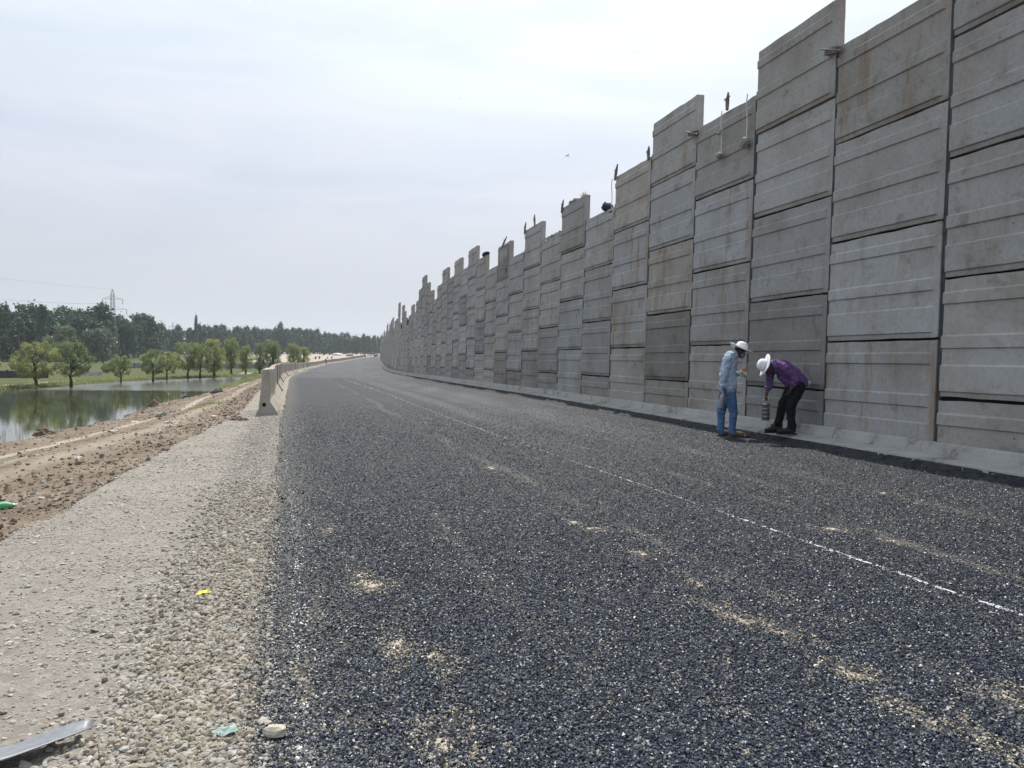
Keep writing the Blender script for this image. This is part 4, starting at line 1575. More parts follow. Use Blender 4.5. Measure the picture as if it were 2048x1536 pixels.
# reed stalks standing in the shallows
V, F = [], []
for k in range(900):
    y = rng.uniform(22, 62)
    x = float(XS(y)) - abs(rng.normal(.2, 2.6))
    if vnoise(np.array([x]), np.array([y]), .35, 5)[0] + rng.uniform(-.5, .5) < 0:
        continue
    h = rng.uniform(.15, .6)
    dx, dy = rng.normal(0, .08, 2)
    a_ = rng.uniform(0, 3.14)
    w_ = .009
    q = len(V)
    z = WATER_Z - .05
    V += [(x - w_ * math.cos(a_), y - w_ * math.sin(a_), z), (x + w_ * math.cos(a_), y + w_ * math.sin(a_), z), (x + dx, y + dy, z + h)]
    F.append((q, q + 1, q + 2))
tag(mesh_obj('reeds', V, F, simple('reed', (.12, .11, .06), .8)), 'thin scattered reed stalks standing in the pond shallows', kind='stuff')

# low grass on the banks and field edge
V, F = [], []


def blades(n, fx, fy, hmin, hmax, wd=.02):
    for k in range(n):
        y = fy()
        x = fx(y)
        z = gz(x, y) - .01
        h = rng.uniform(hmin, hmax)
        a_ = rng.uniform(0, 3.14)
        q = len(V)
        V.extend([(x - wd * math.cos(a_), y - wd * math.sin(a_), z), (x + wd * math.cos(a_), y + wd * math.sin(a_), z),
                  (x + rng.normal(0, h * .4), y + rng.normal(0, h * .4), z + h)])
        F.append((q, q + 1, q + 2))


blades(5000, lambda y: float(XF(y)) - abs(rng.normal(0, 1.6)) - .2, lambda: rng.uniform(60.5, 116), .08, .32, .04)
blades(2500, lambda y: float(XS(y)) + abs(rng.normal(0, .9)), lambda: rng.uniform(66, 116), .08, .3, .04)
blades(350, lambda y: rng.normal(-11.3, .3), lambda: rng.normal(28.5, .7), .04, .13, .015)
blades(1400, lambda y: float(XS(y)) + 1.2 + abs(rng.normal(0, .6)), lambda: rng.uniform(78, 100), .1, .4, .03)
tag(mesh_obj('bank_grass', V, F, M_LEAF_WILLOW), 'short green grass along the pond banks', kind='stuff')


# ------------------------------------------------------------------ trees
def leaf_cloud(pts, nrm, size, r2):
    """random quads at points"""
    n = len(pts)
    a = r2.normal(0, 1, (n, 3))
    a /= np.linalg.norm(a, axis=1)[:, None]
    b_ = np.cross(a, r2.normal(0, 1, (n, 3)))
    b_ /= np.linalg.norm(b_, axis=1)[:, None]
    s = size * r2.uniform(.6, 1.3, (n, 1))
    V = np.stack([pts - a * s, pts - b_ * s * .55, pts + a * s, pts + b_ * s * .55], 1).reshape(-1, 3)
    F = np.arange(n * 4).reshape(n, 4)
    return V, F


def crown_points(r2, n, kind, h):
    """points spread through clumps of the crown, z from 0 (ground) to h"""
    if kind == 'poplar':
        ncl = 26
        cz = r2.uniform(.14, .95, ncl) * h
        rad = h * .14 * np.sin(np.clip(cz / h * 1.05, 0, 1) * np.pi) ** .45 * (1.15 - .55 * cz / h)
        an = r2.uniform(0, 6.28, ncl)
        rr_ = np.sqrt(r2.uniform(0, 1, ncl)) * rad
        cs = np.full(ncl, h * .06) * r2.uniform(.7, 1.4, ncl)
        stretch = 1.7
    elif kind == 'broad':
        ncl = 34
        cz = r2.uniform(.12, .93, ncl) * h
        rad = h * .27 * np.sqrt(np.clip(1 - ((cz / h - .52) / .52) ** 2, .05, 1))
        an = r2.uniform(0, 6.28, ncl)
        rr_ = np.sqrt(r2.uniform(.1, 1, ncl)) * rad
        cs = np.full(ncl, h * .085) * r2.uniform(.7, 1.35, ncl)
        stretch = 1.1
    elif kind == 'willow':
        ncl = 120
        cz = r2.uniform(.24, .96, ncl) * h
        rad = h * .45 * np.sqrt(np.clip(1 - ((cz / h - .58) / .42) ** 2, .03, 1))
        an = r2.uniform(0, 6.28, ncl)
        rr_ = np.sqrt(r2.uniform(.15, 1, ncl)) * rad
        cs = np.full(ncl, h * .05) * r2.uniform(.5, 1.6, ncl)
        stretch = 1.1
    elif kind == 'upright':
        ncl = 90
        cz = r2.uniform(.16, .95, ncl) * h
        rad = h * .25 * np.sqrt(np.clip(1 - ((cz / h - .55) / .46) ** 2, .03, 1))
        an = r2.uniform(0, 6.28, ncl)
        rr_ = np.sqrt(r2.uniform(.1, 1, ncl)) * rad
        cs = np.full(ncl, h * .052) * r2.uniform(.5, 1.6, ncl)
        stretch = 1.2
    else:  # bush
        ncl = 22
        cz = r2.uniform(.1, .85, ncl) * h
        rad = h * .55 * np.sqrt(np.clip(1 - (cz / h) ** 2, .1, 1))
        an = r2.uniform(0, 6.28, ncl)
        rr_ = np.sqrt(r2.uniform(0, 1, ncl)) * rad
        cs = np.full(ncl, h * .14) * r2.uniform(.7, 1.3, ncl)
        stretch = 1.0
    C_ = np.stack([np.cos(an) * rr_, np.sin(an) * rr_, cz], 1)
    w = cs ** 2
    pick = r2.choice(ncl, n, p=w / w.sum())
    d = r2.normal(0, 1, (n, 3))
    d /= np.linalg.norm(d, axis=1)[:, None]
    rad_ = r2.uniform(.3, 1.12, (n, 1)) ** .7 * np.where(r2.uniform(0, 1, (n, 1)) < .2, 1.45, 1)
    P = C_[pick] + d * rad_ * cs[pick][:, None] * np.array([1, 1, stretch])
    P[:, 2] = np.maximum(P[:, 2], .02 * h)
    return P, C_


def tree_meshes(kind, h, n, leaf, mat, bark, seed):
    r2 = np.random.default_rng(seed)
    P, C_ = crown_points(r2, n, kind, h)
    V, F = leaf_cloud(P, None, leaf, r2)
    tmp = big_mesh('crown', V, F, mat)
    cm = tmp.data
    bpy.data.objects.remove(tmp)
    mb = MB()
    tr = h * (.022 if kind in ('poplar', 'broad') else .03)
    top = h * (.8 if kind in ('poplar', 'broad', 'upright') else .5)
    bend = r2.normal(0, h * .012, (6, 2))
    bend[0] = 0
    pts = [(bend[i][0], bend[i][1], top * i / 5 - (.15 if i == 0 else 0)) for i in range(6)]
    mb.tube(pts, [tr * 1.3, tr, tr * .85, tr * .7, tr * .5, tr * .3], 7)
    order = r2.permutation(len(C_))[:14 if kind in ('willow', 'upright') else 8]
    for i in order:
        c_ = Vector(C_[i])
        z0 = min(max(c_.z * .55, h * .12), top * .95)
        j = z0 / top * 5
        a_ = pts[int(min(j, 4))]
        f = j - int(min(j, 4))
        b_ = pts[int(min(j, 4)) + 1]
        st = Vector(a_).lerp(Vector(b_), f)
        midp = st.lerp(c_, .55) + Vector((0, 0, -h * .015))
        mb.tube([st, midp, c_], [tr * .4, tr * .26, tr * .08], 5)
    tm_o = mb.build('trunk', bark, smooth=True)
    tm = tm_o.data
    bpy.data.objects.remove(tm_o)
    return cm, tm


def plant(name, meshes, loc, scale, rz, label, cat, group=None, sxy=1.0):
    t = empty(name, loc, rz)
    t.scale = (scale * sxy, scale * sxy, scale)
    tag(t, label, cat, group)
    for nm, me in (('crown', meshes[0]), ('trunk', meshes[1])):
        o = bpy.data.objects.new(nm, me)
        C.objects.link(o)
        o.parent = t
    return t


W1 = [tree_meshes('willow', 4.0, 13000, .052, M_LEAF_WILLOW, M_BARK, 11 + i) for i in range(3)]
U1 = [tree_meshes('upright', 4.6, 12000, .052, M_LEAF_WILLOW, M_BARK, 21 + i) for i in range(3)]
GB = 'small willows in a row on the far pond bank'
bank_z = -1.36
# (x, y, height, proto, spread, label)
bank_trees = [
    (-42.9, 69.3, 4.0, W1[0], 1.10, 'round bushy willow at the left end of the far bank row'),
    (-41.5, 72.4, 4.15, W1[1], 0.98, 'rounded willow with drooping sides, second in the far bank row'),
    (-42.3, 83.2, 2.8, W1[2], 1.0, 'smallest yellowish young tree, alone between the round willows and the thin one'),
    (-41.6, 89.2, 3.55, W1[0], 0.98, 'thin leaning young tree next to the smallest yellowish one'),
    (-42.9, 101.9, 4.7, W1[1], 0.92, 'first of the close pair of willows with bare dark trunks'),
    (-42.2, 104.2, 4.5, W1[2], 0.9, 'second of the close pair of willows with bare dark trunks'),
    (-41.8, 108.0, 5.3, U1[0], 1.05, 'taller willow right of the close pair, pale green crown'),
    (-42.3, 116.0, 5.6, U1[1], 0.85, 'tallest willow of the bank row with a thick dark trunk'),
    (-41.0, 118.5, 4.4, U1[2], 1.0, 'low spreading willow just left of the narrow upright one'),
    (-40.7, 124.2, 5.0, U1[0], 0.8, 'narrow upright willow left of the barrier end'),
    (-39.2, 126.0, 5.4, U1[1], 1.15, 'willow rising directly behind the nearest barriers'),
    (-37.5, 132.0, 4.6, U1[2], 1.05, 'compact dark green tree behind the barrier row'),
    (-37.0, 136.5, 4.1, U1[0], 1.15, 'low rounded tree nearest the pale building lot behind the barriers'),
    (-43.5, 97.0, 3.3, W1[2], 1.0, 'short pale tree between the thin tree and the close pair'),
]
for k, (x, y, h, pr, sp_, lab) in enumerate(bank_trees):
    h0 = 4.0 if pr in W1 else 4.6
    plant('willow_tree', pr, (x, y, bank_z if y < 112 else gz(x, y) - .03), h / h0, k * 1.3, lab, 'tree', GB, sp_)

# bushes in the fields
BU = [tree_meshes('bush', 2.0, 2200, .10, M_LEAF_WILLOW, M_BARK, 31 + i) for i in range(2)]
for k, (x, y, h, lab) in enumerate([(-67, 98, 3.2, 'tall light green bush at the left picture edge above the dark fence'),
                                    (-72, 112, 2.2, 'rounded bush behind the dark fence at far left'),
                                    (-66, 125, 1.5, 'low bush left of the white blocks in the meadow'),
                                    (-62, 118, 1.7, 'yellowish bush just behind the white blocks'),
                                    (-77, 150, 2.6, 'pale bush behind the smallest yellowish tree'),
                                    (-72, 152, 2.3, 'bush in front of the long low fence, near the thin tree'),
                                    (-41, 131, 1.6, 'low bush half hidden behind the barriers'),
                                    (-36.2, 130, 1.4, 'small leafy shrub between the trees behind the barriers')]):
    plant('bush', BU[k % 2], (x, y, gz(x, y) - .05), h / 2.0, k * 2.1, lab, 'bush', 'bushes in the meadow beyond the pond')

# the dark wood
PO = [tree_meshes('poplar', 16, 2400, .42, M_LEAF_DARK, M_BARK_PALE, 41 + i) for i in range(4)]
BR = [tree_meshes('broad', 15, 3400, .42, M_LEAF_DARK, M_BARK_PALE, 51 + i) for i in range(3)]
GW = [tree_meshes('broad', 10, 3000, .28, M_LEAF_GREY, M_BARK_PALE, 61 + i) for i in range(2)]


def xpix(px, Y):
    return (px - 1024) / 1540 * Y


def front_y(px):
    return float(interp(px, [-60, 0, 60, 200, 290, 330, 400, 500, 600, 700, 760, 830], [225, 230, 235, 250, 330, 420, 450, 500, 560, 640, 690, 760]))


def wood_h(px):
    # tree height profile along the wood's edge
    return float(interp(px, [-60, 0, 20, 45, 100, 200, 250, 300, 330, 350, 430, 560, 610, 700, 770, 830],
                        [12.5, 13, 11.5, 17.5, 18.6, 18.8, 19.0, 18.8, 15, 17, 19, 20.5, 19.5, 18, 17.5, 17]))


r2 = np.random.default_rng(99)
wood = 0
for rowi, (back, step) in enumerate(((0, 1.0), (7, 1.1), (15, 1.25), (27, 1.6))):
    px = -70.0
    while px < 830:
        Y = front_y(px) + back * (1 + .3 * r2.normal()) + r2.normal(0, 2)
        h = wood_h(px) * r2.normal(.88, .07) * (1.0 if rowi else .84)
        wpx = (4.3 if px > 330 else 4.9) / Y * 1540 * step
        px2 = px + wpx * r2.uniform(.7, 1.3)
        x = xpix(px, Y)
        broad = r2.uniform() < (.72 if px < 300 else .22)
        pr = BR[r2.integers(3)] if broad else PO[r2.integers(4)]
        h0 = 15 if broad else 16
        if px < 320:
            lab = 'dark green tree in the dense tall wood on the left beyond the meadow'
        elif px < 600:
            lab = 'distant bluish green tree in the wood behind the bank willows'
        else:
            lab = 'far hazy poplar in the tree line beyond the pale lot and road end'
        plant('poplar_tree' if not broad else 'broadleaf_tree', pr, (x, Y, gz(x, Y) - .1), h / h0, r2.uniform(0, 6.28), lab, 'tree', 'trees of the dark wood on the horizon', sxy=r2.uniform(.9, 1.25))
        wood += 1
        px = px2
# outstanding single trees
for px, Y, h, pr, lab, sx in ((392, 440, 22.5, PO[0], 'thin bare-stemmed poplar standing above the distant wood', .32),
                              (14, 236, 17.0, PO[1], 'slim dark conifer-like poplar at the left edge of the wood', .6),
                              (4, 238, 16.0, PO[2], 'slim dark poplar cut by the left picture edge', .7),
                              (85, 228, 16.8, PO[3], 'slender poplar tip above the dense wood', .8),
                              (727, 640, 16.5, PO[1], 'dark poplar left of the far hill', 1.0)):
    x = xpix(px, Y)
    plant('poplar_tree', pr, (x, Y, gz(x, Y) - .1), h / 16, px, lab, 'tree', None, sx)
for px, Y, h, lab in ((132, 216, 10.5, 'broad grey green willow in front of the dark wood'),
                      (178, 222, 9.5, 'grey green willow between the broad one and the pylon'),
                      (206, 222, 10.0, 'grey green willow just left of the pylon legs'),
                      (100, 218, 7.5, 'low olive green tree in front of the wood above the round willow')):
    x = xpix(px, Y)
    plant('grey_willow_tree', GW[px % 2], (x, Y, gz(x, Y) - .1), h / 10, px, lab, 'tree', 'pale willows in front of the dark wood', 1.1)


# ------------------------------------------------------------------ fences and walls in the meadow
def box_wall(name, x0, y0, x1, y1, h, th, mat, label, cat, posts=0, pmat=None):
    p0, p1 = Vector((x0, y0, 0)), Vector((x1, y1, 0))
    t = empty(name, (x0, y0, gz(x0, y0)), 0)
    tag(t, label, cat)
    d = p1 - p0
    n = max(2, int(d.length / 3))
    mb = MB()
    nrm = Vector((-d.y, d.x, 0)).normalized() * th / 2
    for i in range(n):
        a = d * (i / n)
        b_ = d * ((i + 1) / n) * .9985
        za = gz(x0 + a.x, y0 + a.y) - t.location.z
        jt = rng.normal(0, .03) * h
        vs = []
        for q in (a - nrm, b_ - nrm, b_ + nrm, a + nrm):
            vs.append((q.x, q.y, za - .1))
        for q in (a - nrm, b_ - nrm, b_ + nrm, a + nrm):
            vs.append((q.x, q.y, za + h + jt))
        mb.add(vs, [(3, 2, 1, 0), (4, 5, 6, 7), (0, 1, 5, 4), (1, 2, 6, 5), (2, 3, 7, 6), (3, 0, 4, 7)])
    mb.build('infill', mat, t)
    if posts:
        for i in range(posts + 1):
            a = d * (i / posts)
            mb = MB()
            mb.box((a.x, a.y, h * .5), (.12, .12, h * 1.25))
            mb.build('post', pmat, t)
    return t


M_SHEET = simple('dark_sheet', (.05, .055, .075), .8, noise=.3, nscale=3)
M_MESHF = simple('blue_grey_sheet', (.19, .215, .26), .8, noise=.35, nscale=1.2)
M_BLOCK = simple('whitewashed_block', (.42, .42, .41), .9, noise=.3, nscale=2)
box_wall('sheet_fence', -72, 84, -55.2, 91.5, .85, .08, M_SHEET, 'low dark blue sheet fence at the left behind the round willows', 'fence', 9, M_BARK)
box_wall('sheet_fence', -80.5, 158, -45.5, 172, 1.0, .08, M_MESHF, 'long low grey blue sheet fence behind the young bank trees', 'fence', 14, M_BARK)
box_wall('block_wall', -58.2, 104, -55.9, 105, .55, .35, M_BLOCK, 'short pale broken block wall in the meadow beside the second round willow', 'wall', 0)

# blocks, heap, tarp and machines on the pale lot
for px, py, Y, w_, h_, lab in ((631, 717, 330, .55, 1.0, 'dark standing block on the pale lot, nearest the rounded tree'),
                               (638.6, 717, 330, .55, 1.0, 'dark standing block, second from the rounded tree'),
                               (655, 717, 335, .45, .6, 'small dark block in the middle of the pale lot'),
                               (663, 717.5, 330, .55, .7, 'dark block right of the small one on the pale lot'),
                               (647.6, 711.5, 470, 1.0, .8, 'far dark block at the upper left of the pale lot'),
                               (659, 711.3, 475, .9, .8, 'far dark block at the upper middle of the pale lot')):
    x = xpix(px, Y)
    mb = MB()
    mb.box((0, 0, h_ / 2), (w_, w_, h_))
    mb.box((0, 0, h_ + .06), (w_ * .7, w_ * .7, .12))
    o = mb.build('concrete_block', M_DARKROCK)
    o.location = (x, Y, gz(x, Y))
    tag(o, lab, 'block', 'dark blocks on the pale lot')
for px, Y, w_, h_, mt, nm, lab in ((675, 430, 5.5, 1.5, M_WHITE, 'sheeted_heap', 'bright white sheeted heap on the pale lot'),
                                   (700, 400, 4.0, 1.0, M_BROWNROCK, 'earth_heap', 'low brown earth heap beside the far barriers'),
                                   (664, 250, 3.6, .8, M_BROWNROCK, 'earth_heap', 'brown earth heap just behind the barrier row')):
    x = xpix(px, Y)
    mb = MB()
    mb.ell((0, 0, 0), (w_ / 2, w_ / 3, h_), nu=14, nv=8)
    for i, v in enumerate(mb.v):
        mb.v[i] = tuple(Vector(v) * (1 + .25 * float(vnoise(np.array([v[0] + v[2]]), np.array([v[1]]), 1.1, 3)[0])))
    o = mb.build(nm, mt)
    o.location = (x, Y, gz(x, Y))
    tag(o, lab, 'heap')


def car(x, y, z, rz, mat, label, tall=0.0):
    t = empty('parked_vehicle', (x, y, z), rz)
    tag(t, label, 'vehicle', 'vehicles parked at the far end of the road')
    mb = MB()
    sec = [(-2.1, .45, .85), (-1.9, .35, 1.0), (-1.1, .32, 1.05 + tall), (1.2, .32, 1.0 + tall), (2.0, .4, .85), (2.15, .5, .7)]
    for yv, zb, zt in sec:
        pass
    V_, F_ = [], []
    for yv, zb, zt in sec:
        V_ += [(-.85, yv, zb), (.85, yv, zb), (.82, yv, zt), (-.82, yv, zt)]
    for i in range(len(sec) - 1):
        for j in range(4):
            F_.append((i * 4 + j, i * 4 + (j + 1) % 4, (i + 1) * 4 + (j + 1) % 4, (i + 1) * 4 + j))
    F_ += [(3, 2, 1, 0), tuple((len(sec) - 1) * 4 + j for j in range(4))]
    mesh_obj('body', V_, F_, mat, t)
    mb = MB()
    V_ = [(-.78, -1.5, 1.0 + tall), (.78, -1.5, 1.0 + tall), (.78, 1.1, 1.0 + tall), (-.78, 1.1, 1.0 + tall), (-.62, -1.1, 1.5 + tall), (.62, -1.1, 1.5 + tall), (.62, .5, 1.5 + tall), (-.62, .5, 1.5 + tall)]
    mesh_obj('cabin', V_, [(3, 2, 1, 0), (4, 5, 6, 7), (0, 1, 5, 4), (1, 2, 6, 5), (2, 3, 7, 6), (3, 0, 4, 7)], M_GLASS, t)
    mb.box((0, -.3, 1.52 + tall), (1.2, 1.5, .05))
    mb.build('roof', mat, t)
    for sx in (-1, 1):
        for yy in (-1.35, 1.35):
            mb = MB()
            mb.lathe([(.18, -.1), (.34, -.09), (.34, .09), (.18, .1)], 14, Matrix.Rotation(R(90), 4, 'Y'))
            w_ = mb.build('wheel', M_BLACK, t)
            w_.location = (sx * .78, yy, .34)


M_GLASS = simple('car_glass', (.02, .025, .03), .1, .6)
for px, Y, rz, mt, lab in ((737.5, 352, .2, M_WHITE, 'leftmost white car at the far end of the road'),
                           (745, 356, 1.3, simple('silver_paint', (.5, .52, .55), .35, .5, .3), 'silver car seen side-on in the middle of the far vehicles'),
                           (752.5, 350, .1, simple('dark_paint', (.06, .06, .075), .35, .5), 'dark vehicle rightmost at the far end of the road')):
    x = xpix(px, Y)
    car(x, Y, float(gz(x, Y)), rz, mt, lab)


# ------------------------------------------------------------------ pylons and lines
def pylon(px, Y, h, label, arms, ang=0.0):
    x = xpix(px, Y)
    z = gz(x, Y)
    t = empty('lattice_pylon', (x, Y, z), ang)
    tag(t, label, 'pylon', 'lattice power pylons')
    mb = MB()
    r_ = .034 * h / 22
    hw = lambda q: np.interp(q, [0, .62, .93, 1.0], [2.1, .62, .42, .03]) * h / 22.5
    lv = [0, .13, .25, .36, .46, .55, .62, .68, .74, .80, .86, .93, 1.0]
    for i in range(len(lv) - 1):
        a, b_ = hw(lv[i]), hw(lv[i + 1])
        za, zb = lv[i] * h, lv[i + 1] * h
        cs = [(-1, -1), (1, -1), (1, 1), (-1, 1)]
        for j in range(4):
            p0, p1 = cs[j], cs[(j + 1) % 4]
            mb.tube([(p0[0] * a, p0[1] * a, za), (p0[0] * b_, p0[1] * b_, zb)], r_ * 1.6, 4)
            mb.tube([(p0[0] * a, p0[1] * a, za), (p1[0] * b_, p1[1] * b_, zb)], r_ * .9, 3)
            mb.tube([(p1[0] * a, p1[1] * a, za), (p0[0] * b_, p0[1] * b_, zb)], r_ * .9, 3)
            mb.tube([(p0[0] * b_, p0[1] * b_, zb), (p1[0] * b_, p1[1] * b_, zb)], r_ * .8, 3)
    mb.build('tower', M_STEEL, t)
    tips = []
    for q, wd in arms:
        mb = MB()
        zc = q * h
        b_ = hw(q)
        for sx in (-1, 1):
            tip = (sx * wd, 0, zc - .1)
            for sy in (-1, 1):
                mb.tube([(sx * b_, sy * b_, zc), tip], r_ * 1.1, 4)
            mb.tube([(sx * b_ * .8, 0, zc + h * .045), tip], r_ * 1.1, 4)
            for f in (.35, .65):
                mb.tube([(sx * (b_ + (wd - b_) * f), 0, zc), (sx * (b_ * .8 + (wd - b_ * .8) * f), 0, zc + h * .045 * (1 - f))], r_ * .7, 3)
        mb.build('crossarm', M_STEEL, t)
        for sx in (-1, 1):
            mb = MB()
            mb.tube([(sx * wd, 0, zc - .1), (sx * wd, 0, zc - .1 - h * .065)], .09, 6)
            mb.build('insulator', M_WIRE, t)
            c_, s_ = math.cos(ang), math.sin(ang)
            tips.append(Vector((x + sx * wd * c_, Y + sx * wd * s_, z + zc - .1 - h * .065)))
    tips.append(Vector((x, Y, z + h)))
    return tips


tipsA = pylon(226, 262, 24.2, 'steel lattice pylon with two crossarms rising from the wood', ((.865, 3.25), (.72, 4.5)), R(8))
tipsB = pylon(346, 560, 22.5, 'small faint far lattice pylon above the distant trees', ((.86, 3.0), (.72, 4.1)), R(8))


def wire(a, b_, sag, label):
    mb = MB()
    pts = []
    for i in range(25):
        f = i / 24
        p = a.lerp(b_, f)
        pts.append((p.x, p.y, p.z - sag * 4 * f * (1 - f)))
    mb.tube(pts, .016, 4)
    o = mb.build('power_line', M_WIRE)
    tag(o, label, 'power line', 'power lines strung between the pylons')


names = ['upper left arm', 'upper right arm', 'lower left arm', 'lower right arm', 'peak']
away = [Vector((-150, 85, 24)), Vector((-146, 86, 24)), Vector((-152, 84, 20)), Vector((-145, 87, 20)), Vector((-148, 85, 29))]
for i, nm in enumerate(names):
    wire(tipsA[i], away[i] + Vector((0, 0, -1)), 4.5 if i < 4 else 3.5, 'thin power line running left from the ' + nm + ' of the near pylon')
    if i < 4:
        wire(tipsA[i], tipsB[i], 7.0, 'thin power line from the ' + nm + ' of the near pylon to the far pylon')

# ------------------------------------------------------------------ far hills
V, F = [], []
xs_h = np.linspace(-9000, 6000, 160)
for j, (dy, hf) in enumerate(((0, 0), (500, .45), (1000, 1.0), (1800, .6), (2600, 0))):
    for x in xs_h:
        hh = 0.1 + .9 * math.exp(-((x + 1500) / 900) ** 2) + .25 * math.exp(-((x + 3600) / 900) ** 2)
        nz = 1 + .22 * float(fbm(np.array([x]), np.array([dy * 1.0]), .0012, 70)[0])
        V.append((x, 6200 + dy, 5 + hf * (60 + 175 * hh) * nz))
n = len(xs_h)
for j in range(4):
    for i in range(n - 1):
        a = j * n + i
        F.append((a, a + 1, a + n + 1, a + n))
tag(mesh_obj('hills', V, F, simple('hill_scrub', (.09, .11, .07), .95, .1, noise=.3, nscale=.004), smooth=True), kind='structure')


# ------------------------------------------------------------------ birds
def bird_mesh(flap):
    V_ = [(0, .5, 0), (.06, .2, .0), (-.06, .2, 0), (0, .2, .07), (0, .2, -.05), (.06, -.1, 0), (-.06, -.1, 0), (0, -.1, .06), (0, -.1, -.05), (0, -.5, .0),
          (.10, -.62, 0), (-.10, -.62, 0),
          (.45, .22, flap * .45), (.45, .02, flap * .45), (1.0, -.12, flap * .7), (-.45, .22, flap * .45), (-.45, .02, flap * .45), (-1.0, -.12, flap * .7)]
    F_ = [(0, 1, 3), (0, 3, 2), (0, 2, 4), (0, 4, 1), (1, 5, 7, 3), (3, 7, 6, 2), (2, 6, 8, 4), (4, 8, 5, 1), (5, 9, 7), (7, 9, 6), (6, 9, 8), (8, 9, 5),
          (9, 10, 11), (1, 12, 13, 5), (12, 14, 13), (2, 6, 16, 15), (15, 16, 17)]
    return V_, F_


M_BIRD = simple('bird_plumage', (.16, .15, .14), .8)
M_BIRD_DARK = simple('dark_bird_plumage', (.03, .03, .035), .8)


def ray_pt(px, py, dist):
    a, b_ = (px - 1024) / FOC, -(py - 768) / FOC
    c_, s_ = math.cos(ROLL), math.sin(ROLL)
    xi, yi = a * c_ + b_ * s_, -a * s_ + b_ * c_
    v = Vector((xi, math.cos(PITCH) + yi * math.sin(PITCH), -math.sin(PITCH) + yi * math.cos(PITCH)))
    return v * dist + Vector((0, 0, CAM_H))


bm_ = []
for fl in (.35, -.2, .7):
    V_, F_ = bird_mesh(fl)
    o = mesh_obj('bird', V_, F_, M_BIRD)
    bm_.append(o.data)
    bpy.data.objects.remove(o)
V_, F_ = bird_mesh(.9)
tmpo = mesh_obj('bird', V_, F_, M_BIRD_DARK)
bm_dark = tmpo.data
bpy.data.objects.remove(tmpo)
for k, (px, py, d, sc_, lab) in enumerate([
        (1137, 311, 60, .17, 'dark bird turning on its side, the most visible one in the sky'),
        (1128, 57, 90, .14, 'left one of the two birds close together near the top of the sky'),
        (1167, 60, 90, .16, 'right one of the two birds close together near the top of the sky'),
        (1204, 90, 90, .13, 'tiny bird just below and right of the top pair'), (1270, 104, 90, .14, 'tiny bird right of the top pair, level with the tall panel'),
        (1447, 74, 100, .10, 'faint bird left of the tallest panel near its top'), (921, 197, 90, .12, 'lone tiny bird in the middle sky, left of the wall steps'),
        (1229, 188, 90, .11, 'tiny bird left of the clamped tall panel top'), (1179, 352, 90, .10, 'tiny bird below the dark turning bird'),
        (827, 483, 90, .14, 'bird gliding low in the sky left of the distant wall'), (368, 318, 110, .09, 'faint bird alone in the left sky'),
        (1122, 321, 90, .09, 'faint bird just left of the dark turning bird'), (893, 80, 110, .08, 'faint bird high left of the top pair'),
        (698, 613, 130, .17, 'highest of the four birds low over the far tree line'), (711, 627, 130, .16, 'second of the four birds low over the far tree line'),
        (705, 634, 130, .13, 'third of the four birds low over the far tree line'), (717, 642, 130, .16, 'lowest of the four birds low over the far tree line')]):
    me = bm_dark if k == 0 else bm_[k % 3]
    o = bpy.data.objects.new('bird', me)
    C.objects.link(o)
    o.location = ray_pt(px, py, d)
    o.scale = (sc_ * 1.7,) * 3
    o.rotation_euler = (R(70) if k == 0 else rng.normal(0, .2), R(40) if k == 0 else rng.normal(0, .3), rng.uniform(0, 6.28))
    tag(o, lab, 'bird', 'birds flying over the road')


# ------------------------------------------------------------------ litter and lumps on the ground
def lump(name, x, y, w_, h_, mat, label, cat, n=5, seed=0):
    r_ = np.random.default_rng(seed)
    mb = MB()
    if n > 3:
        mb.ell((0, 0, -h_ * .2), (w_ * .42, w_ * .36, h_ * .75), nu=12, nv=8)
        n *= 7
    for i in range(n):
        f = i / max(1, n - 1) - .5
        sz = w_ * (r_.uniform(.22, .4) if n <= 3 else r_.uniform(.05, .17))
        zt = h_ * r_.uniform(.0, .62) * (1 - abs(f) * 1.7)
        mb.ell((f * w_ * 1.15 + r_.normal(0, w_ * .05), r_.normal(0, w_ * .2), zt), (sz, sz * .8, sz * r_.uniform(.5, .9) if n > 3 else h_ * .5), Matrix.Rotation(r_.uniform(-.8, .8), 3, 'Y'), nu=7, nv=5)
    for i, v in enumerate(mb.v):
        mb.v[i] = tuple(Vector(v) + Vector(r_.normal(0, w_ * .022, 3)))
    o = mb.build(name, mat)
    o.location = (x, y, gz(x, y))
    tag(o, label, cat)
    return o


lump('clay_mound', -16.5, 27.2, .6, .5, M_BROWNROCK, 'reddish clay mound at the water edge near the left picture side', 'mound', 6, 1)
lump('clay_mound', -20.0, 43.0, .55, .75, M_BROWNROCK, 'pointed brown clay mound at the water edge further along', 'mound', 5, 2)
lump('rubble_pile', -21.5, 51.2, .75, .32, M_DARKROCK, 'dark grey rubble pile on the bank beyond the clay mounds', 'rubble', 7, 3)
lump('rubble_pile', -21.0, 55.0, .8, .6, M_DARKROCK, 'smaller dark rubble pile at the far end of the dark rubble', 'rubble', 5, 4)
lump('stone', -14.0, 31.0, .42, .22, M_ROCKGREY, 'pale grey boulder lying on the dirt bank above the white scrap', 'stone', 3, 5)
lump('stone', -14.9, 33.6, .5, .14, M_ROCKGREY, 'flat grey slab stone behind the pale boulder', 'stone', 3, 6)
lump('stone', -6.45, 18.2, .3, .16, M_BROWNROCK, 'brown stone lump beside the foot of the nearest barrier', 'stone', 4, 7)
lump('stone', -6.95, 18.6, .2, .12, M_BROWNROCK, 'smaller brown lump left of the one by the nearest barrier', 'stone', 3, 8)


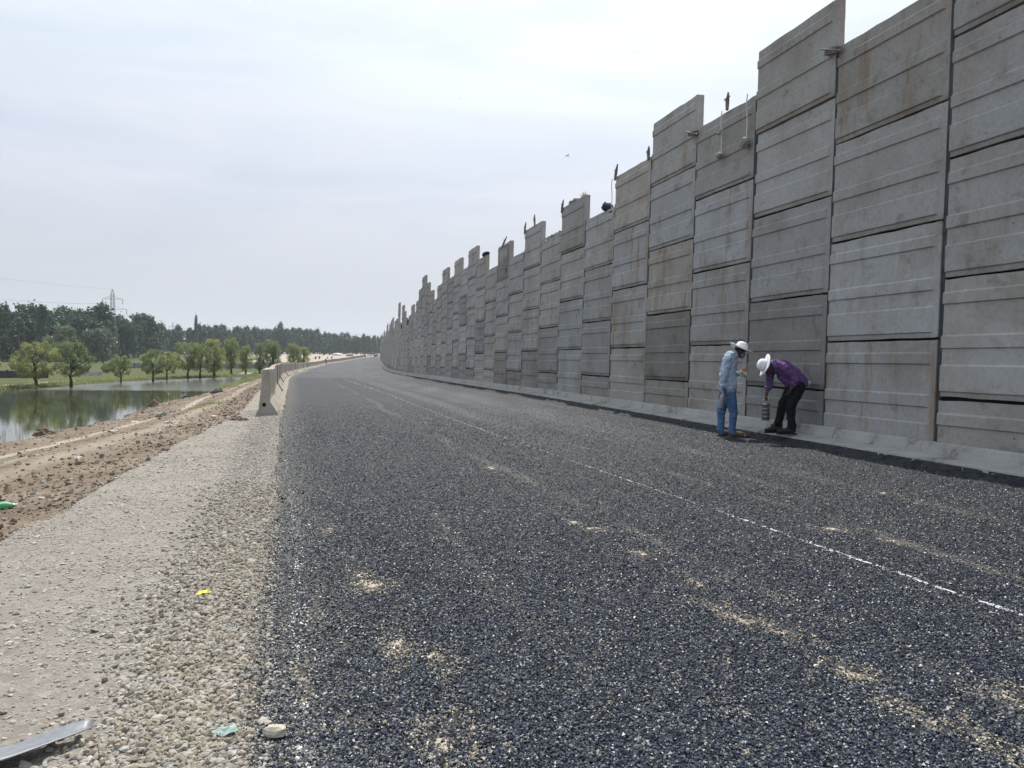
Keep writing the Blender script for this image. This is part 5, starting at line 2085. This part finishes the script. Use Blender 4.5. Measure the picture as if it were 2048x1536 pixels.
def scrap(x, y, w_, mat, label, name='paper_scrap', seed=0, h_=.05, z=None):
    r_ = np.random.default_rng(seed + 40)
    V_, F_ = [], []
    n_ = 6
    for i in range(n_):
        for j in range(n_):
            u_, v_ = i / (n_ - 1) - .5, j / (n_ - 1) - .5
            V_.append((u_ * w_ * (1 + .3 * r_.normal()), v_ * w_ * .7 * (1 + .2 * r_.normal()), h_ * (.4 + r_.uniform(0, 1) * (1 - abs(u_)))))
    for i in range(n_ - 1):
        for j in range(n_ - 1):
            a = i * n_ + j
            F_.append((a, a + 1, a + n_ + 1, a + n_))
    o = mesh_obj(name, V_, F_, mat)
    md = o.modifiers.new('thickness', 'SOLIDIFY')
    md.thickness = .003
    o.location = (x, y, (gz(x, y) if z is None else z) + .005)
    o.rotation_euler = (0, 0, r_.uniform(0, 6))
    tag(o, label, 'litter')
    return o


M_YELLOW = simple('yellow_wrapper', (.75, .62, .08), .5)
scrap(-14.4, 29.3, .2, M_WHITE, 'small white scrap on the clay bank', seed=1)
scrap(-8.6, 19.4, .22, M_WHITE, 'crumpled white scrap in the middle of the dirt track', seed=2, h_=.14)
scrap(-7.3, 12.9, .16, M_WHITE, 'flat white scrap on the dirt beside the gravel edge', seed=3)
scrap(-1.9, 4.72, .065, M_YELLOW, 'small yellow wrapper on the gravel shoulder', 'wrapper', 4, .02)
scrap(-8.3, 21.3, .18, M_WHITE, 'white scrap on the dirt left of the nearest barrier', seed=5)
scrap(-6.1, 8.2, .22, simple('green_scrap', (.16, .24, .17), .7), 'crumpled green and white scrap near the gravel edge', 'plastic_scrap', 6, .09)
scrap(-1.12, 3.0, .09, simple('aqua_scrap', (.26, .36, .32), .7), 'small aqua plastic scrap among the loose stones at the bottom', 'plastic_scrap', 7, .02)

# green bottle
bx, by = -5.60, 8.35
t = empty('plastic_bottle', (bx, by, gz(bx, by) + .05), rot=(0, R(86), R(9)))
tag(t, 'green plastic bottle lying on the dirt at the left picture edge', 'bottle')
mg, ntg, bg_ = new_mat('green_plastic')
bg_.inputs['Base Color'].default_value = (.10, .42, .16, 1)
bg_.inputs['Roughness'].default_value = .18
bg_.inputs['Transmission Weight'].default_value = .35
mb = MB()
mb.lathe([(.018, .19), (.019, .16), (.046, .10), (.052, .05), (.047, .02), (.052, -.02), (.05, -.14), (.052, -.19), (.035, -.20)], 18)
mb.build('bottle_body', mg, t, smooth=True)
mb = MB()
mb.lathe([(.0535, -.025), (.0535, -.085)], 18, close=False)
mb.build('wrap_band', simple('dark_green_band', (.03, .10, .06), .5), t)
mb = MB()
mb.lathe([(.02, .185), (.02, .205)], 12)
mb.build('cap', M_WHITE, t)

# torn grey plastic strip bottom left
V_, F_ = [], []
nu_, nv_ = 22, 8
for i in range(nu_):
    u_ = i / (nu_ - 1)
    cx = -2.20 + u_ * .56
    cy = 2.56 + u_ * .44 - .05 * math.sin(u_ * 3)
    wd = .15 * (1 - u_ ** 3 * .8)
    for j in range(nv_):
        v_ = j / (nv_ - 1) - .5
        tw = math.sin(u_ * 3.1 + .6)
        z_ = .035 + .035 * math.sin(u_ * 7) * (1 - u_) + v_ * .09 * tw * (1.1 - u_) + .006 * math.sin(v_ * 40 + u_ * 9)
        V_.append((cx + v_ * wd * .55, cy - v_ * wd * 1.5, max(z_, .004)))
for i in range(nu_ - 1):
    for j in range(nv_ - 1):
        a = i * nv_ + j
        F_.append((a, a + nv_, a + nv_ + 1, a + 1))
o = mesh_obj('plastic_strip', V_, F_, simple('grey_plastic', (.17, .18, .20), .45, .4, noise=.25, nscale=30), smooth=True)
md = o.modifiers.new('thickness', 'SOLIDIFY')
md.thickness = .004
o.location = (0, 0, .01)
tag(o, 'torn grey plastic strip lying on the gravel at the bottom left corner', 'plastic strip')

# single stones that stand out on the road
for x, y, w_, lab in ((5.05, 14.65, .17, 'pale stone on the road in front of the standing man'), (4.15, 8.55, .09, 'small cream stone alone on the right part of the road'),
                      (-.92, 2.98, .10, 'rounded pale stone on the asphalt edge at the bottom'), (-1.0, 4.2, .045, 'single dark pebble on the left chalk line')):
    mb = MB()
    mb.ell((0, 0, w_ * .18), (w_ / 2, w_ / 3, w_ * .25), nu=9, nv=6)
    for i, v in enumerate(mb.v):
        mb.v[i] = tuple(Vector(v) * (1 + rng.normal(0, .07)))
    o = mb.build('stone', M_DARKROCK if 'dark' in lab else M_ROCKPALE if 'M_ROCKPALE' in globals() else simple('pale_rock', (.45, .41, .34), .9, noise=.2))
    o.location = (x, y, float(ZR(y)) + .012)
    tag(o, lab, 'stone')

# ------------------------------------------------------------------ people
M_SKIN = simple('skin', (.085, .045, .03), .55, .35, noise=.12, nscale=20)
M_HAIR = simple('hair', (.01, .009, .008), .6)
M_HAT = simple('white_hat_straw', (.80, .80, .82), .8, .2, noise=.06, nscale=40)


def cloth_mat(name, col, sc=30):
    m, nt, b = new_mat(name)
    t = N(nt, 'ShaderNodeTexCoord')
    n = N(nt, 'ShaderNodeTexNoise', i_Scale=7.0, i_Detail=3.0, i_Distortion=1.2)
    L(nt, t.outputs['Object'], n.inputs['Vector'])
    L(nt, ramp(nt, n.outputs['Fac'], [(.3, tuple(c * .78 for c in col)), (.7, tuple(min(1, c * 1.15) for c in col))]), b.inputs['Base Color'])
    b.inputs['Roughness'].default_value = .9
    b.inputs['Specular IOR Level'].default_value = .15
    bp = N(nt, 'ShaderNodeBump', i_Strength=1.0, i_Distance=.05)
    L(nt, n.outputs['Fac'], bp.inputs['Height'])
    L(nt, bp.outputs[0], b.inputs['Normal'])
    return m


def remesh(o, vox, smooth=4):
    md = o.modifiers.new('union', 'REMESH')
    md.mode = 'VOXEL'
    md.voxel_size = vox
    md.use_smooth_shade = True
    ms = o.modifiers.new('soften', 'SMOOTH')
    ms.factor = .5
    ms.iterations = smooth
    return o


def folds(o, seed_size, strength):
    tx = bpy.data.textures.new('cloth_folds', 'CLOUDS')
    tx.noise_scale = seed_size
    tx.noise_depth = 2
    md = o.modifiers.new('folds', 'DISPLACE')
    md.texture = tx
    md.texture_coords = 'LOCAL'
    md.strength = strength
    md.mid_level = .5
    return o


def hand(mb, wrist, tip_dir, palm_n, size=1.0, curl=.5):
    """palm, four fingers and thumb"""
    d = Vector(tip_dir).normalized()
    n = Vector(palm_n).normalized()
    n = (n - d * n.dot(d)).normalized()
    s = d.cross(n)
    w = Vector(wrist)
    k = size
    for off in (-.024, -.008, .008, .024):
        mb.cap(w + s * off * .7 * k, .016 * k, w + d * .085 * k + s * off * k, .013 * k, 8)
    for i, (off, ln) in enumerate(((-.030, .070), (-.010, .082), (.010, .078), (.029, .060))):
        a = w + d * .088 * k + s * off * k
        c1, c2 = curl * (.9 + .1 * i), curl * 1.9
        b_ = a + (d * math.cos(c1) + n * math.sin(c1)) * ln * .45 * k
        c_ = b_ + (d * math.cos(c1 + c2 * .6) + n * math.sin(c1 + c2 * .6)) * ln * .32 * k
        e = c_ + (d * math.cos(c1 + c2) + n * math.sin(c1 + c2)) * ln * .25 * k
        mb.cap(a, .0098 * k, b_, .009 * k, 8)
        mb.cap(b_, .009 * k, c_, .008 * k, 8)
        mb.cap(c_, .008 * k, e, .007 * k, 8)
    a = w + d * .025 * k - s * .028 * k
    b_ = a + (d * .6 - s * .6 + n * .5).normalized() * .035 * k
    c_ = b_ + (d * .85 - s * .1 + n * .5).normalized() * .032 * k
    mb.cap(a, .013 * k, b_, .011 * k, 8)
    mb.cap(b_, .011 * k, c_, .008 * k, 8)


def rotm(axis_up, fwd):
    u_ = Vector(axis_up).normalized()
    f = Vector(fwd)
    f = (f - u_ * f.dot(u_)).normalized()
    r_ = f.cross(u_)
    return Matrix((r_, f, u_)).transposed()      # columns: right, forward, up


def head(mb, c, up, fwd, k=1.0):
    """skull, jaw, nose, ears, brow, lips; c centre of the head"""
    M = rotm(up, fwd)
    c = Vector(c)
    P = lambda x, y, z: c + M @ Vector((x, y, z)) * k
    mb.ell(P(0, -.01, .02), (.074 * k, .094 * k, .098 * k), M, 18, 12)
    mb.ell(P(0, .035, -.055), (.052 * k, .055 * k, .062 * k), M, 14, 10)
    mb.cap(P(0, .088, .012), .010 * k, P(0, .108, -.022), .016 * k, 8)
    mb.cap(P(-.03, .082, .024), .012 * k, P(.03, .082, .024), .012 * k, 8)
    mb.cap(P(-.02, .084, -.058), .009 * k, P(.02, .084, -.058), .009 * k, 8)
    mb.cap(P(-.018, .083, -.070), .009 * k, P(.018, .083, -.070), .009 * k, 8)
    mb.ell(P(0, .070, -.098), (.022 * k, .020 * k, .018 * k), M, 10, 7)
    for sx in (-1, 1):
        mb.ell(P(sx * .076, -.012, -.008), (.012 * k, .020 * k, .032 * k), M, 10, 7)
    return M, P


def face_details(P, M, k, parent, mask_mat=None):
    for sx in (-1, 1):
        mb = MB()
        mb.ell(P(sx * .029, .076, .004), (.013 * k, .011 * k, .009 * k), M, 10, 7)
        e = mb.build('eye', simple('eye_white', (.6, .58, .55), .3), parent, True)
        mb = MB()
        mb.ell(P(sx * .029, .0855, .004), (.006 * k, .004 * k, .006 * k), M, 8, 6)
        mb.build('iris', simple('iris', (.02, .012, .01), .2), e, True)


def hair_cap(P, M, k, parent):
    mb = MB()
    mb.ell(P(0, -.022, .028), (.080 * k, .094 * k, .098 * k), M, 18, 12)
    mb.build('hair', M_HAIR, parent, True)


def hat(c, up, fwd, parent, k=1.0, brim=.205):
    M = rotm(up, fwd)
    M4 = Matrix.Translation(Vector(c)) @ M.to_4x4()
    mb = MB()
    n_ = 40
    prof = [(.100, -.02), (.100, .0), (.098, .035), (.092, .07), (.075, .102), (.045, .120), (.012, .126)]
    V_, F_ = [], []
    for r_, z in prof:
        for j in range(n_):
            a = 2 * math.pi * j / n_
            V_.append(M4 @ Vector((r_ * .93 * k * math.cos(a), r_ * 1.12 * k * math.sin(a), z * k)))
    for i in range(len(prof) - 1):
        for j in range(n_):
            F_.append((i * n_ + j, i * n_ + (j + 1) % n_, (i + 1) * n_ + (j + 1) % n_, (i + 1) * n_ + j))
    F_.append(tuple((len(prof) - 1) * n_ + j for j in range(n_)))
    o = mesh_obj('hat', V_, F_, M_HAT, parent, True)
    V_, F_ = [], []
    for i, r_ in enumerate((.094, .125, .16, .19, brim, brim + .004)):
        for j in range(n_):
            a = 2 * math.pi * j / n_
            lift = (.040 * (abs(math.sin(a)) ** 1.5) - .012) * ((r_ - .094) / .11) ** 1.3 - (.008 if i == 5 else 0)
            V_.append(M4 @ Vector((r_ * k * math.cos(a) * .97, r_ * k * math.sin(a) * 1.07, (-.015 + lift) * k)))
    for i in range(5):
        for j in range(n_):
            F_.append((i * n_ + j, i * n_ + (j + 1) % n_, (i + 1) * n_ + (j + 1) % n_, (i + 1) * n_ + j))
    b_ = mesh_obj('hat_brim', V_, F_, M_HAT, o, True)
    md = b_.modifiers.new('thickness', 'SOLIDIFY')
    md.thickness = .005
    V_, F_ = [], []
    for z, r_ in ((-.008, .1015), (.020, .1015)):
        for j in range(n_):
            a = 2 * math.pi * j / n_
            V_.append(M4 @ Vector((r_ * .93 * k * math.cos(a), r_ * 1.12 * k * math.sin(a), z * k)))
    for j in range(n_):
        F_.append((j, (j + 1) % n_, n_ + (j + 1) % n_, n_ + j))
    mesh_obj('hat_band', V_, F_, simple('hat_band', (.6, .6, .63), .8), o)
    return o


def shoe(mb, heel, toe_dir, k=1.0, up=.0):
    d = Vector(toe_dir).normalized()
    s = d.cross(Vector((0, 0, 1)))
    h = Vector(heel)
    mb.cap(h + Vector((0, 0, .045 * k)), .045 * k, h + d * .10 * k + Vector((0, 0, .045 * k)), .047 * k, 12)
    mb.cap(h + d * .08 * k + Vector((0, 0, .045 * k)), .046 * k, h + d * .20 * k + Vector((0, 0, .036 * k)), .040 * k, 12)
    mb.cap(h + d * .19 * k + Vector((0, 0, .036 * k)), .041 * k, h + d * .235 * k + Vector((0, 0, .032 * k)), .035 * k, 12)
    mb.cap(h + Vector((0, 0, .06 * k)), .043 * k, h + Vector((0, 0, .11 * k)), .046 * k, 12)


def sole(heel, toe_dir, k, mat, parent):
    d = Vector(toe_dir).normalized()
    s = d.cross(Vector((0, 0, 1)))
    V_, F_ = [], []
    out = [(-.05, .03), (-.045, .04), (.05, .042), (.15, .05), (.22, .045), (.27, .022), (.28, 0)]
    pts = [(a, b_) for a, b_ in out] + [(a, -b_) for a, b_ in reversed(out[:-1])]
    for z in (.0, .022):
        for a, b_ in pts:
            V_.append(Vector(heel) + d * a * k + s * b_ * k + Vector((0, 0, z)))
    n_ = len(pts)
    F_ = [tuple(range(n_)), tuple(range(2 * n_ - 1, n_ - 1, -1))] + [(j, n_ + j, n_ + (j + 1) % n_, (j + 1) % n_) for j in range(n_)]
    mesh_obj('sole', V_, F_, mat, parent)


def local(U, ox, oy):
    """photo crop pixel -> local metres (x right, z up), depth given"""
    return lambda cx, cy, dep=0.0: Vector(((cx - ox) * U, dep, (oy - cy) * U))


# ---- man standing in the light blue shirt
p1 = (4.26, 15.15, .0)
man1 = empty('person', p1)
tag(man1, 'standing man in light blue shirt, jeans, blue face mask and white brimmed hat', 'person')
Q = local(.001478, 255, 1398)
K = 1.06
mb = MB()
hc = Q(398, 262, -.02)
up1 = Vector((.42, .05, .90))
fw1 = Vector((.90, -.12, -.42))
Mh, Ph = head(mb, hc, up1, fw1, K)
mb.cap(Q(318, 300, -.02), .062, Q(375, 265, -.02), .055)
# torso and hips under the clothes
mb.cap(Q(270, 370, -.02), .095, Q(240, 560, -.02), .11)
mb.cap(Q(240, 560, -.02), .11, Q(245, 760, -.02), .13)
# legs: near (right) leg goes to the front foot
hipN, kneeN, ankN = Q(255, 800, -.09), Q(312, 1070, -.09), Q(295, 1335, -.09)
hipF, kneeF, ankF = Q(235, 800, .07), Q(180, 1075, .08), Q(178, 1335, .08)
for a, b_, c_ in ((hipN, kneeN, ankN), (hipF, kneeF, ankF)):
    mb.cap(a, .085, b_, .058)
    mb.cap(b_, .056, c_, .038)
    mb.cap(c_, .038, c_ + Vector((.13, 0, -.05)), .03)
# near arm hanging down, far arm bent forward
shN, elN, wrN = Q(225, 345, -.19), Q(160, 560, -.21), Q(155, 735, -.2)
shF, elF, wrF = Q(285, 345, .15), Q(330, 575, .17), Q(400, 560, .06)
for a, b_, c_ in ((shN, elN, wrN), (shF, elF, wrF)):
    mb.cap(a, .045, b_, .038)
    mb.cap(b_, .042, c_, .03)
hand(mb, wrN, (.0, 0, -1), (.9, .3, 0), K, 1.0)
hand(mb, wrF, (1, -.2, .05), (.1, -.4, 1), K, .8)
remesh(mb.build('body', M_SKIN, man1), .0065, 3)
hair_cap(Ph, Mh, K, man1)
face_details(Ph, Mh, K, man1)
# mask
mb = MB()
mb.ell(Ph(0, .062, -.052), (.060 * K, .055 * K, .052 * K), Mh, 16, 10)
mb.build('face_mask', simple('blue_mask', (.10, .20, .32), .8), man1, True)
hat(Ph(0, -.005, .062), up1, fw1, man1, K, .20)
# shirt
M_SHIRT1 = cloth_mat('light_blue_shirt', (.34, .43, .53))
mb = MB()
for i, (x0, y0, r0) in enumerate(((275, 335, .120), (262, 420, .142), (245, 520, .147), (238, 620, .150), (240, 700, .158), (245, 745, .162))):
    if i:
        mb.cap(pv - Vector((0, .05, 0)), rv, Q(x0, y0, -.07), r0)
        mb.cap(pv + Vector((0, .05, 0)), rv, Q(x0, y0, .03), r0)
    pv, rv = Q(x0, y0, -.02), r0
mb.cap(shN + Vector((.03, .03, .0)), .085, elN, .064)
mb.cap(shN, .074, elN, .062)
mb.cap(elN, .064, wrN + Vector((0, 0, .015)), .052)
mb.cap(shF, .08, elF, .06)
mb.cap(elF, .06, wrF + Vector((-.03, 0, 0)), .048)
mb.cap(Q(255, 320, -.16), .075, Q(290, 315, .12), .075)
mb.cap(Q(300, 320, -.02), .085, Q(322, 290, -.02), .070)
sh = remesh(mb.build('shirt', M_SHIRT1, man1), .011, 3)
folds(sh, .075, .045)
mb = MB()
mb.tube([Q(318, 262, -.08), Q(340, 290, -.09), Q(352, 335, -.07), Q(345, 372, -.04)], [.018, .022, .022, .01], 8)
mb.tube([Q(318, 262, .04), Q(345, 285, .05), Q(358, 330, .02)], [.018, .022, .012], 8)
mb.build('collar', M_SHIRT1, sh, True)
mb = MB()
mb.tube([wrN + Vector((0, 0, .0)), wrN + Vector((0, 0, .06))], [.055, .056], 14)
mb.build('cuff', M_SHIRT1, sh, True)
# jeans
M_JEANS = cloth_mat('blue_jeans', (.085, .165, .30))
mb = MB()
mb.cap(Q(245, 745, -.08), .125, Q(245, 745, .04), .125)
for a, b_, c_ in ((hipN, kneeN, ankN), (hipF, kneeF, ankF)):
    mb.cap(a + Vector((0, 0, .04)), .125, (a + b_) / 2, .105)
    mb.cap((a + b_) / 2, .105, b_, .082)
    mb.cap(b_, .082, (b_ + c_) / 2, .072)
    mb.cap((b_ + c_) / 2, .072, c_ + Vector((0, 0, .0)), .064)
    mb.cap(c_ + Vector((-.01, 0, .03)), .068, c_ + Vector((.012, 0, -.01)), .068)
folds(remesh(mb.build('jeans', M_JEANS, man1), .010, 2), .06, .03)
M_SHOE1 = simple('brown_shoe', (.13, .09, .065), .7, noise=.3, nscale=25)
M_SOLEW = simple('white_toe', (.60, .58, .54), .7)
M_SOLED = simple('dark_sole', (.07, .055, .045), .8)
for a, dr in ((ankN, Vector((1, -.25, 0))), (ankF, Vector((1, .1, 0)))):
    he = Vector((a.x - .02, a.y, 0.022))
    mb = MB()
    shoe(mb, he, dr, 1.12)
    s_ = remesh(mb.build('shoe', M_SHOE1, man1), .008, 2)
    sole(he - Vector((0, 0, .022)), dr, 1.12, M_SOLED, s_)
    mb = MB()
    d_ = dr.normalized()
    mb.ell(he + d_ * .262 + Vector((0, 0, .026)), (.040, .040, .026), None, 12, 8)
    mb.build('toe_cap', M_SOLEW if dr.y < 0 else M_SHOE1, s_, True)

# bottle in his near hand
hb = Vector(p1) + wrN + Vector((-.005, 0, -.115))
t = empty('flask', hb, rot=(0, R(9), 0))
tag(t, 'dull grey metal flask held upside by the neck in the standing man\'s hand', 'flask')
t['label'] = 'dull grey flask held at the neck in the hanging hand of the standing man'
M_FLASK = simple('grey_flask', (.22, .225, .23), .45, .5, .3)
mb = MB()
mb.lathe([(.018, .06), (.020, .03), (.022, -.01), (.045, -.06), (.052, -.10), (.052, -.27), (.048, -.29)], 20)
mb.build('flask_body', M_FLASK, t, True)
mb = MB()
mb.lathe([(.022, .055), (.024, .085), (.018, .09)], 14)
mb.build('cap', M_BLACK, t, True)
mb = MB()
mb.lathe([(.0535, -.275), (.0535, -.295), (.04, -.298)], 20)
mb.build('base_ring', M_FLASK, t, True)

# folded packet in his far hand
pk = Vector(p1) + Q(455, 555, .02)
t = empty('packet', pk, rot=(R(0), R(22), R(-10)))
tag(t, 'white packet with orange top and dark straps held forward by the standing man', 'packet')
mb = MB()
mb.box((0, 0, 0), (.135, .10, .11))
mb.box((.0, -.003, -.05), (.115, .09, .03))
pb = mb.build('box_body', simple('packet_white', (.55, .53, .48), .7, noise=.15, nscale=20), t)
bv = pb.modifiers.new('bevel', 'BEVEL')
bv.width = .008
mb = MB()
mb.box((.012, -.002, .072), (.125, .105, .034))
pb = mb.build('orange_lid', simple('orange_plastic', (.55, .14, .03), .5), t)
bv = pb.modifiers.new('bevel', 'BEVEL')
bv.width = .006
mb = MB()
mb.box((-.0, -.0015, -.025), (.139, .106, .012), Matrix.Rotation(R(18), 3, 'Y'))
mb.build('strap', M_BLACK, t)

# ---- man bending in the purple shirt
p2 = (5.10, 14.26, .0)
LZ = .150
man2 = empty('person', (p2[0], p2[1], LZ))
tag(man2, 'man bending low in purple shirt, black trousers and white hat beside the wall', 'person')
U2 = 14.26 / 1540 / 6.98 * 1.01
Q = local(U2, 650, 1428)
K = 1.05
mb = MB()
up2 = Vector((-.90, .05, .32))
fw2 = Vector((-.36, -.10, -.93))
hc = Q(362, 500, -.02)
Mh, Ph = head(mb, hc, up2, fw2, K)
mb.cap(Q(455, 475, -.01), .064, Q(395, 490, -.02), .056)
mb.cap(Q(500, 515, 0), .10, Q(660, 615, 0), .11)
mb.cap(Q(660, 610, 0), .12, Q(790, 740, 0), .13)
hipN, kneeN, ankN = Q(780, 770, -.10), Q(668, 1050, -.12), Q(690, 1330, -.12)
hipF, kneeF, ankF = Q(770, 770, .09), Q(620, 1030, .10), Q(575, 1290, .14)
for a, b_, c_ in ((hipN, kneeN, ankN), (hipF, kneeF, ankF)):
    mb.cap(a, .088, b_, .058)
    mb.cap(b_, .056, c_, .038)
    mb.cap(c_, .038, c_ + Vector((-.12, 0, -.05)), .03)
shN, elN, wrN = Q(560, 510, -.18), Q(705, 670, -.22), Q(655, 800, -.19)
shF, elF, wrF = Q(455, 540, .14), Q(430, 745, .13), Q(382, 890, .08)
for a, b_, c_ in ((shN, elN, wrN), (shF, elF, wrF)):
    mb.cap(a, .045, b_, .038)
    mb.cap(b_, .043, c_, .031)
hand(mb, wrN, (-.45, 0, -.9), (-.6, .5, .2), K, .45)
hand(mb, wrF, (-.25, 0, -1), (.8, -.3, 0), K, 1.25)
remesh(mb.build('body', M_SKIN, man2), .0065, 3)
hair_cap(Ph, Mh, K, man2)
face_details(Ph, Mh, K, man2)
hat(Ph(0, -.0, .050), up2, fw2, man2, K * 1.02, .182)
M_SHIRT2 = cloth_mat('purple_shirt', (.14, .075, .205))
mb = MB()
pts_ = ((490, 490, .120), (560, 510, .145), (640, 560, .150), (720, 620, .148), (780, 680, .145), (812, 712, .138))
for i, (x0, y0, r0) in enumerate(pts_):
    if i:
        mb.cap(pv - Vector((0, .055, 0)), rv, Q(x0, y0, -.055), r0)
        mb.cap(pv + Vector((0, .055, 0)), rv, Q(x0, y0, .055), r0)
    pv, rv = Q(x0, y0, 0), r0
mb.cap(Q(600, 610, 0), .13, Q(640, 700, 0), .085)
mb.cap(Q(690, 690, -.03), .12, Q(700, 730, .03), .11)
mb.cap(shN, .088, elN, .068)
mb.cap(elN, .068, elN.lerp(wrN, .45), .064)
mb.cap(shF, .085, elF, .066)
mb.cap(elF, .066, elF + Vector((-.005, 0, -.05)), .066)
mb.cap(Q(505, 480, -.12), .085, Q(470, 490, .12), .085)
mb.cap(Q(480, 490, 0), .09, Q(445, 475, 0), .075)
sh = remesh(mb.build('shirt', M_SHIRT2, man2), .011, 3)
folds(sh, .075, .045)
mb = MB()
mb.tube([Q(425, 430, -.06), Q(430, 470, -.085), Q(440, 515, -.07), Q(450, 535, -.03)], [.014, .022, .022, .01], 8)
mb.build('collar', M_SHIRT2, sh, True)
mb = MB()
for a, b_ in ((elN.lerp(wrN, .42), elN.lerp(wrN, .56)), (elF + Vector((-.01, 0, -.04)), elF + Vector((-.018, 0, -.10)))):
    mb.tube([a, b_], [.070, .068], 14)
mb.build('rolled_cuff', M_SHIRT2, sh, True)
M_TROU = cloth_mat('black_trousers', (.012, .013, .017))
mb = MB()
mb.cap(Q(790, 760, -.07), .130, Q(785, 760, .07), .130)
for a, b_, c_ in ((hipN, kneeN, ankN), (hipF, kneeF, ankF)):
    mb.cap(a, .130, (a + b_) / 2, .112)
    mb.cap((a + b_) / 2, .112, b_, .088)
    mb.cap(b_, .088, (b_ + c_) / 2, .078)
    mb.cap((b_ + c_) / 2, .078, c_, .070)
    mb.cap(c_ + Vector((.01, 0, .03)), .074, c_ + Vector((-.015, 0, -.005)), .072)
folds(remesh(mb.build('trousers', M_TROU, man2), .010, 2), .06, .03)
M_SHOE2 = simple('black_shoe', (.02, .02, .024), .5, noise=.2, nscale=25)
for a, dr in ((ankN, Vector((-1, -.1, 0))), (ankF, Vector((-1, -.15, 0)))):
    he = Vector((a.x + .03, a.y, .022))
    mb = MB()
    shoe(mb, he, dr, 1.15)
    s_ = remesh(mb.build('shoe', M_SHOE2, man2), .008, 2)
    sole(he - Vector((0, 0, .022)), dr, 1.15, M_BLACK, s_)

# pale cloth tucked in his back pocket
o_ = Vector((p2[0], p2[1], LZ)) + Q(900, 722, -.08)
mb = MB()
for k in range(5):
    a_ = Vector((-.05, rng.normal(0, .015), rng.normal(.0, .008)))
    mb.tube([a_, (.0, a_.y, .012 + a_.z), (.045, a_.y * 1.5, rng.normal(0, .02)), (.05, a_.y * 1.4, -.06 + rng.normal(0, .012))], [.02, .024, .022, .010], 8)
o = mb.build('pocket_cloth', simple('pale_cloth', (.45, .50, .55), .9, noise=.2, nscale=30), smooth=True)
o.location = o_
tag(o, 'pale cloth hanging from the back pocket of the bending man', 'cloth')

# steel food carrier in his far hand
tp = Vector((p2[0], p2[1], LZ)) + Q(380, 1025, .075)
t = empty('food_carrier', tp)
tag(t, 'stacked round steel food carrier hanging from the bending man\'s hand', 'food carrier')
mst, nts, bst = new_mat('polished_steel')
bst.inputs['Base Color'].default_value = (.42, .42, .40, 1)
bst.inputs['Metallic'].default_value = .9
bst.inputs['Roughness'].default_value = .28
rad = 50 * U2
hh = 225 * U2
for k in range(4):
    z1 = -hh * k / 4
    z0_ = -hh * (k + 1) / 4
    mb = MB()
    mb.lathe([(rad * .93, z0_), (rad * .97, z0_ + .008), (rad * .97, z1 - .014), (rad * 1.03, z1 - .012), (rad * 1.03, z1 - .004), (rad * .97, z1 - .002)], 26)
    mb.build('container', mst, t, True)
mb = MB()
mb.lathe([(rad * 1.02, 0), (rad * .98, .012), (rad * .5, .022), (rad * .12, .024)], 26)
mb.build('lid', mst, t, True)
mb = MB()
for sx in (-1, 1):
    mb.box((sx * rad * 1.07, 0, -hh / 2 + .01), (.006, .022, hh + .03))
mb.tube([(-rad * 1.07, 0, .02), (-rad * 1.0, 0, .07), (-rad * .5, 0, .095), (rad * .5, 0, .095), (rad * 1.0, 0, .07), (rad * 1.07, 0, .02)], .007, 8)
mb.tube([(-rad * 1.9, 0, .055), (-rad * .6, 0, .06)], .005, 6)
mb.build('handle', mst, t)

# ------------------------------------------------------------------ haze
mh = bpy.data.materials.new('haze')
mh.use_nodes = True
nt = mh.node_tree
nt.nodes.clear()
pv_ = N(nt, 'ShaderNodeVolumePrincipled')
pv_.inputs['Color'].default_value = (.86, .92, 1.0, 1)
pv_.inputs['Density'].default_value = .00024
pv_.inputs['Anisotropy'].default_value = .3
out = N(nt, 'ShaderNodeOutputMaterial')
L(nt, pv_.outputs[0], out.inputs['Volume'])
mb = MB()
mb.box((0, 0, 0), (18400, 9700, 330))
hz = mb.build('haze', mh)
hz.location = (0, 4400, 160)
tag(hz, 'thin pale haze over the valley', kind='stuff')
